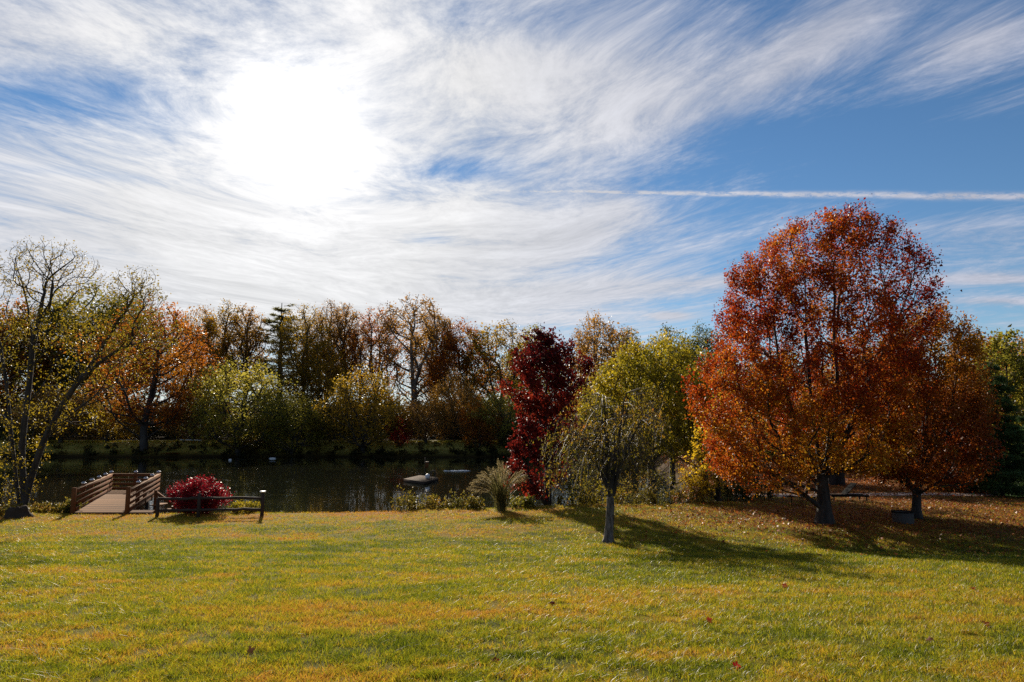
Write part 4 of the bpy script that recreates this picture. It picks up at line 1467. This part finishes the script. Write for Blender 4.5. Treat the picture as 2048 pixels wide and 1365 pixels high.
def build_plume_grass():
    R = np.random.default_rng(171)
    Y = 30.6
    b = at(1003, 1024, Y)
    loc = (b[0], Y, hz(b[0], Y))
    e = empty('plume_grass', loc, 'tall ornamental grass with pale feathery plumes arching towards the raft', 'grass clump')
    V, Fq, lv, k = [], [], [], 0
    PV, plv = [], []
    for i in range(300):
        a = R.random() * 2 * PI
        L = R.uniform(0.8, 2.1)
        lean = R.uniform(0.08, 0.7)
        bias = np.array([-0.18, 0])
        d = np.array([math.cos(a), math.sin(a)]) * lean + bias * R.random()
        t = np.linspace(0, 1, 6)
        P = np.stack([0.12 * R.normal() + d[0] * L * t ** 1.5, 0.12 * R.normal() + d[1] * L * t ** 1.5, L * (t - 0.38 * np.hypot(*d) * t ** 2.4)], 1)
        s = np.array([-math.sin(a), math.cos(a), 0]) * 0.013
        w = np.sin(np.clip(t * 0.9 + 0.1, 0, 1) * PI)[:, None] * 0.9 + 0.1
        w[-1] = 0.05
        V.append(np.concatenate([P - s * w, P + s * w]))
        for j in range(5):
            Fq.append((k + j, k + j + 1, k + 7 + j, k + 6 + j))
        k += 12
        lv.append(np.full(12, np.clip(0.4 + R.normal() * 0.25, 0, 1)))
    link('blades', make_mesh('blades', np.concatenate(V), [np.array(Fq)], {'lv': np.concatenate(lv)}, False), M['reed'], e)
    st = MB()
    spec = [(-1.35, 1.45), (-1.2, 1.55), (-1.05, 1.75), (-0.85, 1.9), (-0.6, 2.0), (-0.15, 2.25), (0.05, 2.1), (0.35, 1.9), (0.65, 1.8), (0.95, 1.95), (1.1, 1.75), (-1.45, 1.25), (-0.95, 1.5), (0.2, 2.0), (-0.35, 1.95), (-1.25, 1.35)]
    for (dx, hgt) in spec:
        dyy = R.normal() * 0.25
        t = np.linspace(0, 1, 12)
        P = np.stack([dx * t ** 1.6, dyy * t ** 1.6, hgt * (t + 0.30 * np.abs(dx) * (t - t ** 2.6) - 0.12 * np.abs(dx) * t ** 4)], 1)
        st.tube(P, np.linspace(0.008, 0.004, 12), 4, cap=False)
        # feathery head: fine hanging filaments over the last 45 %
        n = 420
        f = 0.55 + 0.47 * R.random(n)
        c = np.stack([np.interp(f, t, P[:, q]) for q in range(3)], 1)
        over = np.clip(f - 1, 0, 1)[:, None]
        c = c + (P[-1] - P[-2]) / (t[-1] - t[-2]) * over
        dirv = (P[-1] - P[-4]); dirv /= np.linalg.norm(dirv)
        L = 0.26 * np.sin(np.clip((f - 0.52) / 0.5, 0.05, 0.97) * PI)[:, None] * R.uniform(0.6, 1.3, (n, 1)) + 0.03
        dd = dirv * 0.75 + R.normal(size=(n, 3)) * 0.30 + np.array([0, 0, -0.45])
        s = np.cross(dd, R.normal(size=(n, 3))); s /= np.linalg.norm(s, axis=1, keepdims=True)
        PV.append(np.stack([c - s * 0.006, c + s * 0.006, c + dd * L], 1).reshape(-1, 3))
        plv.append(np.repeat(np.clip(0.5 + R.normal(size=n) * 0.3, 0, 1), 3))
    st.build('stems', M['reed'], e)
    PV = np.concatenate(PV)
    link('plumes', make_mesh('plumes', PV, [np.arange(len(PV)).reshape(-1, 3)], {'lv': np.concatenate(plv)}, False), M['plume'], e)


build_plume_grass()


# ------------------------------------------------------------------ dock
def build_dock():
    z = -2.08
    FL, FR = np.array([-19.75, 31.4]), np.array([-17.3, 31.4])
    RL, RR = np.array([-24.6, 42.6]), np.array([-21.7, 42.6])
    e = empty('dock', ((FL[0] + FR[0]) / 2, 31.4, z), 'wooden fishing dock with brown railings reaching over the pond', 'dock')
    o = np.array([(FL[0] + FR[0]) / 2, 31.4, z])
    W = lambda p, h: np.array([p[0], p[1], z + h]) - o
    deck = MB()
    nb = 76
    for i in range(nb):
        f = (i + 0.5) / nb
        a, b = FL + (RL - FL) * f, FR + (RR - FR) * f
        if i < 6: b = b + np.array([1.05, 0])
        deck.bar(W(a - [0.08, 0], -0.02 + 0.003 * random.random()), W(b + [0.08, 0], -0.02 + 0.003 * random.random()), 0.139, 0.04)
    deck.build('deck', M['wood'], e)
    fr = MB()
    for a, b in ((FL, RL), (FR, RR), ((FL + FR) / 2, (RL + RR) / 2)):
        fr.bar(W(a, -0.15), W(b, -0.15), 0.06, 0.2)
    fr.bar(W(FL + [0.1, -0.04], -0.12), W(FR + [1.05, -0.04], -0.12), 0.05, 0.17)
    fr.bar(W(RL, -0.15), W(RR, -0.15), 0.06, 0.2)
    fr.build('frame', M['rail_wood'], e)
    for a, b in ((FL, RL), (FR, RR)):
        for f in (0.3, 0.6, 0.98):
            p = a + (b - a) * f
            m = MB(); m.tube(np.array([W(p, -0.26), W(p, -2.0)]), 0.09, 8)
            m.build('pile', M['old_wood'], e)
    posts = []
    for f in (0.0, 0.2, 0.4, 0.6, 0.8, 1.0): posts.append((FL + (RL - FL) * f, True, 0))
    for f in (0.0, 0.27, 0.5, 0.73, 1.0): posts.append((FR + (RR - FR) * f, f > 0, 1))
    posts.append((RL + (RR - RL) * 0.52, True, 2))
    for p, cap, s in posts:
        hgt = 1.10 if s != 1 or p[1] > 31.5 else 1.14
        m = MB(); m.box(W(p, hgt / 2 - 0.16), (0.15, 0.15, hgt + 0.3))
        po = m.build('post', M['rail_wood'], e)
        if cap and p[1] > 31.5:
            c = MB(); c.box(W(p, hgt + 0.025), (0.17, 0.17, 0.05)); cp = c.build('post_cap', M['cap_rim'], po)
            c = MB(); c.box(W(p, hgt + 0.075), (0.12, 0.12, 0.05)); c.build('solar_panel', M['cap'], cp)

    def rails(a, b, inward):
        a3, b3 = np.array([*a]), np.array([*b])
        off = np.array(inward) * 0.10
        for h, hh in ((0.92, 0.13), (0.66, 0.13), (0.40, 0.13), (0.14, 0.13)):
            m = MB(); m.bar(W(a3 + off, h), W(b3 + off, h), 0.035, hh)
            m.build('rail', M['rail_wood'], e)
        m = MB(); m.bar(W(a3 + off * 0.6, 1.005), W(b3 + off * 0.6, 1.005), 0.15, 0.036)
        m.build('cap_rail', M['wood'], e)
    dv = (RL - FL) / np.linalg.norm(RL - FL)
    nrm = np.array([dv[1], -dv[0]])
    rails(FL + dv * 0.08, RL, nrm)
    rails(FR + dv * 0.08, RR, nrm)
    rails(RL + [0.05, 0], RR - [0.05, 0], (0, -1))
    # sloping handrail and steps going down at the side
    m = MB()
    p, q = at(312, 985, 34.0), at(347, 1011, 33.2)
    m.bar(p - o, q - o, 0.09, 0.14)
    m.bar(q - o, q - o + np.array([0.75, -0.1, 0.0]), 0.09, 0.10)
    m.build('side_handrail', M['rail_wood'], e)
    m = MB()
    for i in range(3):
        pp = p + (q - p) * (i * 0.42 + 0.1)
        m.box(pp - o + np.array([0, 0.3, -0.55]), (0.5, 0.9, 0.05))
    m.build('side_steps', M['wood'], e)
    for w_, h_ in ((p, 1.1), (q, 0.8)):
        m = MB(); m.box(w_ - o + np.array([0, 0, 0.1 - h_ / 2]), (0.13, 0.13, h_)); m.build('side_post', M['rail_wood'], e)


build_dock()


# ------------------------------------------------------------------ split rail fence
def build_fence():
    Y = 30.3
    xs = [at(p, 1000, Y)[0] for p in (316, 398, 525)]
    e = empty('rail_fence', (xs[1], Y, hz(xs[1], Y)), 'dark two rail wooden fence in front of the crimson pink bush', 'fence')
    o = np.array(e.location)
    R = np.random.default_rng(8)
    P = [np.array([x, Y + 0.0, hz(x, Y)]) - o for x in xs]
    for i, p in enumerate(P):
        m = MB()
        hgt = 1.0 if i else 0.8
        m.tube(np.array([p + [0, 0, -0.2], p + [0.01, 0, hgt * 0.5], p + [0, 0.01, hgt]]), [0.085, 0.078, 0.072], 8)
        po = m.build('post', M['old_wood'], e)
        if i == 2:
            c = MB(); c.lathe([(0.001, hgt), (0.09, hgt + 0.004), (0.13, hgt + 0.03), (0.14, hgt + 0.06), (0.12, hgt + 0.075), (0.001, hgt + 0.08)], p, 20)
            c.build('solar_lamp', M['cap_rim'], po, True)
    for h in (0.30, 0.78):
        for a, b in ((0, 1), (1, 2)):
            m = MB()
            t = np.linspace(0, 1, 8)[:, None]
            q = P[a] + (P[b] - P[a]) * t + np.array([0, 0, h])
            q[:, 2] += R.normal(size=8) * 0.012
            q[:, 1] += R.normal(size=8) * 0.012
            m.tube(q, 0.062 + R.normal(size=8) * 0.006, 7)
            m.build('rail', M['old_wood'], e)


build_fence()


# ------------------------------------------------------------------ raft, nest box and splash on the pond
def build_raft():
    z = WATER + 0.25
    c = [at(808, 957, 62.1), at(849, 963, 58.6), at(876, 955, 63.4), at(840, 948, 67.0)]
    c = [np.array([p[0], p[1]]) for p in c]
    o = np.array([*(sum(c) / 4), z])
    e = empty('swim_raft', o.tolist(), 'square wooden swimming raft floating on the pond', 'raft')
    m = MB()
    n = 20
    for i in range(n):
        f = (i + 0.5) / n
        a, b = c[0] + (c[3] - c[0]) * f, c[1] + (c[2] - c[1]) * f
        wd = np.linalg.norm(c[3] - c[0]) / n
        m.bar(np.array([*a, z - 0.02]) - o, np.array([*b, z - 0.02]) - o, wd * 0.86, 0.04)
    m.build('deck', M['raft_wood'], e)
    m = MB()
    for a, b in zip(c, c[1:] + c[:1]):
        m.bar(np.array([*a, z - 0.16]) - o, np.array([*b, z - 0.16]) - o, 0.08, 0.22)
    m.build('frame', M['old_wood'], e)
    m = MB()
    for f in (0.2, 0.8):
        a, b = c[0] + (c[3] - c[0]) * f, c[1] + (c[2] - c[1]) * f
        m.tube(np.array([[*a, z - 0.34], [*b, z - 0.34]]) - o, 0.14, 10)
    m.build('float', M['black'], e)
    # boarding ladder
    m = MB()
    p = c[1] + (c[2] - c[1]) * 0.62
    d = (c[2] - c[1]) / np.linalg.norm(c[2] - c[1])
    nn = np.array([d[1], -d[0]])
    for s in (-0.24, 0.24):
        b = p + d * s
        t = np.linspace(0, PI, 9)
        q = np.stack([b[0] + nn[0] * 0.22 * -np.cos(t), b[1] + nn[1] * 0.22 * -np.cos(t), z + 0.45 + 0.32 * np.sin(t)], 1)
        q = np.vstack([[*(b - nn * 0.22), z], q, [*(b + nn * 0.22), z - 0.7]])
        m.tube(q - o, 0.026, 6)
    m.build('ladder', M['galv'], e, True)
    # pale round float lying on the raft
    q = c[1] + (c[2] - c[1]) * 0.55 + (c[0] - c[1]) * 0.22
    m = MB()
    m.lathe([(0.02, 0.0), (0.16, 0.03), (0.22, 0.14), (0.22, 0.30), (0.16, 0.40), (0.05, 0.45), (0.001, 0.455)], (0, 0, 0), 18)
    b = m.build('buoy', M['white'], None, True, (q[0], q[1], z + 0.001))
    tag(b, 'pale rounded buoy lying on the deck of the swimming raft', 'buoy')
    # nest box on a pole
    p = at(850, 947, 72.0)
    e = empty('nest_box', (p[0], 72.0, WATER), 'dark wooden nest box on a pole rising from the water behind the raft', 'nest box')
    m = MB(); m.tube(np.array([[0, 0, -1.5], [0, 0, 1.0], [0.02, 0, 1.75]]), [0.06, 0.055, 0.05], 8); m.build('pole', M['old_wood'], e, True)
    m = MB(); m.box((0.18, 0, 0.95), (0.32, 0.32, 0.62)); bx = m.build('box', M['rail_wood'], e)
    m = MB(); m.box((0.18, -0.03, 1.285), (0.40, 0.44, 0.035), (1, 0, 0), (0, 1, 0.15)); m.build('roof', M['old_wood'], bx)
    # splash: short crests of broken water
    R = np.random.default_rng(9)
    m = MB()
    for i in range(55):
        f = R.random() ** 0.7
        pp = at(888 + 44 * f, 942, 78.0)
        y = 78.0 + R.normal() * 0.3
        L = R.uniform(0.1, 0.5) * (0.4 + f)
        hgt = R.uniform(0.01, 0.05) * (0.3 + f)
        t = np.linspace(-1, 1, 5)
        q = np.stack([pp[0] + t * L, y + 0.05 * t, WATER + 0.004 + hgt * (1 - t ** 2)], 1)
        m.tube(q, 0.012 + 0.02 * (1 - t ** 2), 5)
    o2 = m.build('splash', M['white'], None, True)
    tag(o2, 'thin white streak of splashing water beyond the raft', 'splash', kind='stuff')
    for (px, r, L, label) in ((545, 919, 0.55, 'small white float near the far bank under the low olive thicket'),
                              (460, 924, 0.25, 'tiny white float near the far bank under the wide willow')):
        Y = 111.0 if px > 500 else 106.0
        p = at(px, r, Y)
        m = MB(); t = np.linspace(-1, 1, 7)
        m.tube(np.stack([t * L, 0 * t, 0.06 + 0 * t], 1), 0.10 * np.sqrt(np.maximum(1 - t ** 2, 0.02)) + 0.01, 8)
        b = m.build('float', M['white'], None, True, (p[0], Y, WATER))  # small white lozenge lying on the water surface
        tag(b, label, 'float')


build_raft()


# pale plank bench on the far bank
def build_bench():
    Y = 121.5
    p = at(383, 882, Y)
    zb = hz(p[0], Y)
    e = empty('plank_bench', (p[0], Y, zb), 'long pale plank bench on the grass strip of the far bank', 'bench')
    zt = at(383, 880.5, Y)[2] - zb
    m = MB(); m.box((0, 0, zt), (3.9, 0.45, 0.10), (1, 0, -0.025)); m.build('seat', M['white'], e)
    for s in (-1.4, 1.4):
        m = MB(); m.box((s, 0, zt / 2 - 0.05), (0.2, 0.35, zt)); m.build('leg', M['old_wood'], e)


build_bench()


# ------------------------------------------------------------------ things under the maples
def build_knoll():
    # tub
    Y = 26.8
    p = at(1806, 1040, Y)
    zb = hz(p[0], Y)
    e = empty('metal_tub', (p[0], Y, zb), 'round grey corrugated metal fire ring beside the slim maple trunk', 'fire ring')
    n = 72
    th = np.arange(n) * 2 * PI / n
    rr = 0.37 + 0.008 * np.cos(th * 18)
    V = []
    for z, k in ((-0.02, 1), (0.40, 1), (0.40, 0.955), (0.02, 0.955)):
        V.append(np.stack([rr * k * np.cos(th), rr * k * np.sin(th), np.full(n, z)], 1))
    idx = np.arange(4 * n).reshape(4, n)
    f = np.stack([idx[:-1], np.roll(idx[:-1], -1, 1), np.roll(idx[1:], -1, 1), idx[1:]], -1).reshape(-1, 4)
    link('wall', make_mesh('wall', np.concatenate(V), [f], None, False), M['galv'], e)
    m = MB(); m.tube(np.stack([0.375 * np.cos(np.append(th, th[0])), 0.375 * np.sin(np.append(th, th[0])), np.full(n + 1, 0.415)], 1), 0.022, 6, False)
    m.build('rim', M['black'], e, True)
    m = MB(); m.lathe([(0.001, 0.05), (0.34, 0.03)], (0, 0, 0), 24); m.build('ash_bed', M['stone'], e)
    # reclining chair, seen from the side
    Y = 34.5
    p = at(1694, 1001, Y)
    zb = hz(p[0], Y)
    zs = 0.30
    e = empty('reclining_chair', (p[0], Y, zb), 'wooden reclining chair with a dark raised back under the big red maple', 'lounge chair')
    m = MB()
    for s in (-0.3, 0.3): m.bar((-0.9, s, zs - 0.06), (0.95, s, zs - 0.06), 0.05, 0.09)
    m.build('frame', M['black'], e)
    m = MB()
    for i in range(9): m.box((-0.86 + i * 0.09, 0, zs + 0.005), (0.075, 0.58, 0.025))
    m.build('seat', M['raft_wood'], e)
    m = MB()
    d = np.array([0.62, 0, 0.62]); d /= np.linalg.norm(d)
    for i in range(6): m.box(np.array([-0.12, -0.25 + i * 0.1, zs + 0.02]) + d * 0.36, (0.78, 0.085, 0.03), d, (0, 1, 0))
    m.build('backrest', M['black'], e)
    for x in (-0.8, 0.8):
        for s in (-0.3, 0.3):
            m = MB(); m.box((x, s * 1.17, zs / 2 - 0.04), (0.06, 0.04, zs + 0.04)); m.build('leg', M['black'], e)

    # wire mesh chairs
    def chair(px, row, Y, rz, label):
        p = at(px, row, Y)
        zb = hz(p[0], Y)
        e = empty('mesh_chair', (p[0], Y, zb), label, 'chair', 'mesh garden chairs under the maple')
        e.rotation_euler = (0, 0, rz)
        m = MB()
        for i in range(13): m.tube(np.array([[-0.26 + i * 0.043, -0.24, 0.43], [-0.26 + i * 0.043, 0.24, 0.41]]), 0.004, 4, False)
        for i in range(11): m.tube(np.array([[-0.27, -0.24 + i * 0.048, 0.43 - i * 0.002], [0.27, -0.24 + i * 0.048, 0.43 - i * 0.002]]), 0.004, 4, False)
        m.build('seat', M['black'], e)
        m = MB()
        t = np.linspace(0, PI, 13)
        m.tube(np.stack([-0.27 * np.cos(t), 0.24 + 0.16 * np.sin(t), 0.41 + 0.5 * np.sin(t) ** 0.6], 1), 0.014, 6, False)
        for i in range(10):
            x = -0.225 + i * 0.05
            hh = 0.5 * max(1 - (x / 0.27) ** 2, 0) ** 0.3
            m.tube(np.array([[x, 0.24, 0.42], [x, 0.24 + 0.16 * hh / 0.5, 0.41 + hh]]), 0.004, 4, False)
        for i in range(7):
            h = 0.06 + i * 0.06
            m.tube(np.array([[-0.26, 0.24 + 0.3 * h, 0.42 + h], [0.26, 0.24 + 0.3 * h, 0.42 + h]]), 0.004, 4, False)
        m.build('backrest', M['black'], e)
        for s in (-0.25, 0.25):
            for (y0, y1) in ((-0.22, -0.27), (0.22, 0.30)):
                m = MB(); m.tube(np.array([[s, y0, 0.43], [s * 1.08, y1, -0.02]]), 0.013, 6); m.build('leg', M['black'], e)
            m = MB(); m.tube(np.array([[s, -0.22, 0.43], [s * 1.1, -0.20, 0.62], [s * 1.1, 0.1, 0.65], [s, 0.33, 0.66]]), 0.013, 6); m.build('arm', M['black'], e)
    chair(1584, 1014, 32.0, 0.4, 'black wire mesh garden chair farther from the big maple trunk')
    chair(1618, 1015, 31.6, -0.5, 'black wire mesh garden chair right next to the big maple trunk')
    # gravel path behind
    R = np.random.default_rng(6)
    xs = np.linspace(12.0, 27.0, 50)
    V = []
    for x in xs:
        yc = 37.2 + 0.05 * (x - 12) + 0.25 * math.sin(x * 0.7)
        for k in np.linspace(-1, 1, 6):
            y = yc + k * 0.75
            V.append((x, y, hz(x, y) + 0.02))
    idx = np.arange(300).reshape(50, 6)
    f = np.stack([idx[:-1, :-1], idx[1:, :-1], idx[1:, 1:], idx[:-1, 1:]], -1).reshape(-1, 4)
    tag(link('path', make_mesh('path', V, [f]), plain_mat('gravel_path', (0.34, 0.27, 0.23), 0.9, 0, 0.35, 9.0)), kind='structure')
    # cut stump under the leaning tree
    p = at(33, 1033, 29.9)
    m = MB()
    th = np.linspace(0, 2 * PI, 15)[:-1]
    prof = [(0.62, -0.15), (0.50, 0.0), (0.42, 0.12), (0.38, 0.24), (0.36, 0.34), (0.30, 0.40), (0.18, 0.38), (0.001, 0.37)]
    m.lathe(prof, (0, 0, 0), 22)
    for v in m.v:
        a = np.arctan2(v[:, 1], v[:, 0])
        k = 1 + 0.13 * np.sin(3 * a + 1) + 0.10 * np.sin(7 * a + 6 * v[:, 2]) + 0.05 * np.sin(12 * a)
        v[:, 0] *= k; v[:, 1] *= k
        v[:, 2] += 0.16 * v[:, 0] + 0.05 * np.sin(5 * a) * (v[:, 2] > 0.3)
    st = m.build('tree_stump', M['stone'], None, True, (p[0], 29.9, hz(p[0], 29.9)))
    tag(st, 'low dark tree stump at the foot of the leaning shore tree', 'stump')


build_knoll()


# ------------------------------------------------------------------ grass and fallen leaves
def build_grass():
    R = np.random.default_rng(301)
    n = 1300000
    y = np.exp(R.uniform(math.log(4.6), math.log(33.5), n))
    x = R.uniform(-1, 1, n) * (0.80 * y + 1.5)
    # clumpy
    k = R.random(n) < np.clip(2.2 * fbm(x * 4.2, y * 4.2, 2) - 0.45, 0.06, 1)
    x, y = x[k], y[k]
    sd = pond_sd(x, y)
    dock = (x > -20.2 - 0.44 * (y - 31.4)) & (x < -16.1) & (y > 31.3)
    k = (sd > 0.5) & ~dock
    x, y = x[k], y[k]
    n = len(x)
    z = H(x, y) - 0.004
    t = lawn_tone(x, y)
    li = litter_amt(x, y)
    k = R.random(n) > li * 0.6
    x, y, z, t = x[k], y[k], z[k], t[k]
    n = len(x)
    far = np.maximum(y / 9.0, 1.0)
    clump = fbm(x * 9.0, y * 9.0, 2)
    hgt = R.uniform(0.022, 0.070, n) * (0.45 + 1.3 * clump) * far ** 0.08
    w = R.uniform(0.0020, 0.0038, n) * far ** 0.65
    a = R.random(n) * 2 * PI
    lean = R.normal(size=(n, 2)) * 0.75
    B = np.stack([x, y, z], 1)
    s = np.stack([np.cos(a), np.sin(a), 0 * a], 1) * w[:, None]
    tip = B + np.stack([lean[:, 0] * hgt, lean[:, 1] * hgt, hgt], 1)
    mid = B * 0.5 + tip * 0.5 + np.stack([-lean[:, 0] * hgt * 0.15, -lean[:, 1] * hgt * 0.15, hgt * 0.12], 1)
    V = np.stack([B - s, B + s, mid + s * 0.8, tip, mid - s * 0.8], 1).reshape(-1, 3)
    b = np.arange(n) * 5
    f4 = np.stack([b, b + 1, b + 2, b + 4], 1)
    f3 = np.stack([b + 4, b + 2, b + 3], 1)
    clump = fbm(x * 6.0 + 9, y * 6.0, 2)
    lv = np.clip(t + R.normal(size=n) * 0.20 + (clump - 0.5) * 0.25, 0, 1)
    me = make_mesh('grass', V, [f4, f3], {'lv': np.repeat(lv, 5)}, False)
    tag(link('grass', me, M['grass']), kind='stuff')
    n = 16000
    x = R.uniform(-100, 30, n); y = R.uniform(117.6, 127, n)
    k = (pond_sd(x, y) > 1.0) & (R.random(n) < 0.25 + fbm(x * 0.4, y * 0.6, 3))
    x, y = x[k], y[k]
    C = np.stack([x, y, H(x, y) + 0.12], 1)
    me = leaves_mesh('bank_grass', C, 0.42, np.clip(0.5 + R.normal(size=len(C)) * 0.25, 0, 1), R, 0.0, 0.22, 0.2)
    tag(link('bank_grass', me, M['grass']), kind='stuff')
    # fallen leaves under the maples, thinning out down the lawn
    n = 60000
    x = R.uniform(3, 30, n); y = R.uniform(18, 50, n)
    k = R.random(n) < litter_amt(x, y) * 0.8 * (0.4 + fbm(x * 0.8, y * 0.8, 3)) + 0.012
    x, y = x[k], y[k]
    C = np.stack([x, y, H(x, y) + 0.022 + 0.02 * R.random(len(x))], 1)
    x = R.uniform(12, 34, 16000); y = R.uniform(46, 96, 16000)
    k = pond_sd(x, y) > 0.8
    C = np.vstack([C, np.stack([x[k], y[k], H(x[k], y[k]) + 0.03], 1)])
    me = leaves_mesh('fallen_leaves', C, np.where(C[:, 1] > 47, 0.17, 0.085), np.clip(0.45 + R.normal(size=len(C)) * 0.25, 0, 1), R, 1.1, 0.8, 0.3)
    tag(link('fallen_leaves', me, M['litter']), kind='stuff')


build_grass()


def build_leaves():
    def leaf(px, row, size, col, label, seed):
        R = np.random.default_rng(seed)
        r = ray(px, row)
        y = 6.0
        for _ in range(30):
            x = r[0] / r[1] * y
            y += (hz(x, y) - (CAMZ + r[2] / r[1] * y)) / (r[2] / r[1] + 0.09)
        x = r[0] / r[1] * y
        # maple-like outline, curled
        th = np.linspace(0, 2 * PI, 21)[:-1]
        rr = 0.55 + 0.45 * np.abs(np.cos(2.5 * th)) ** 0.7
        V = np.stack([rr * np.cos(th), rr * np.sin(th), 0.28 * rr ** 2 * np.sin(2 * th + R.random() * 6)], 1)
        V = np.vstack([V, [[0, 0, -0.06]]]) * size * 0.8 / 2
        f = np.array([(i, (i + 1) % 20, 20) for i in range(20)])
        m = make_mesh('fallen_leaf', V, [f], {'lv': np.full(21, col if col > 0.9 else col * 0.6)}, True)
        o = link('fallen_leaf', m, M['leafsolo'], None, (x, y, hz(x, y) + 0.045))
        o.rotation_euler = (0.7 * R.normal(), 0.5 * R.normal(), R.random() * 6.28)
        tag(o, label, 'leaf', 'single fallen leaves on the lawn')
    M['leafsolo'] = leaf_mat('single_leaf', [(0.07, 0.035, 0.018), (0.24, 0.02, 0.016), (0.50, 0.022, 0.02)], 0.45, 1.2, 0.6, 0.08, 0.0)
    for i, a in enumerate(((1473, 1343, 0.12, 1.0, 'brightest red fallen leaf on the lawn near the lower photograph border'),
                           (990, 1331, 0.11, 0.5, 'dark red curled leaf on the near grass at the middle of the lawn'),
                           (500, 1312, 0.13, 0.0, 'curled brown leaf with a pale edge on the near grass'),
                           (318, 1322, 0.11, 0.1, 'small brown leaf lying left of the pale edged curled one'),
                           (1103, 1213, 0.13, 0.6, 'dark red leaf alone on the gold grass patch'),
                           (1418, 1248, 0.11, 0.7, 'red leaf halfway down the lawn below the long tree shadow'),
                           (1972, 1256, 0.13, 0.6, 'dark red leaf near the right border of the lawn'),
                           (1858, 1288, 0.12, 0.3, 'brownish red leaf on the dry patch to the right'),
                           (1570, 1178, 0.13, 0.4, 'brown red leaf just below the tip of the tree shadow'),
                           (1945, 1182, 0.13, 0.5, 'brown leaf on the grass below the shade of the gold maple'),
                           (1072, 1156, 0.13, 0.2, 'dark brown leaf on the yellow green lawn below the cherry trunk'))):
        leaf(*a, 400 + i)


build_leaves()
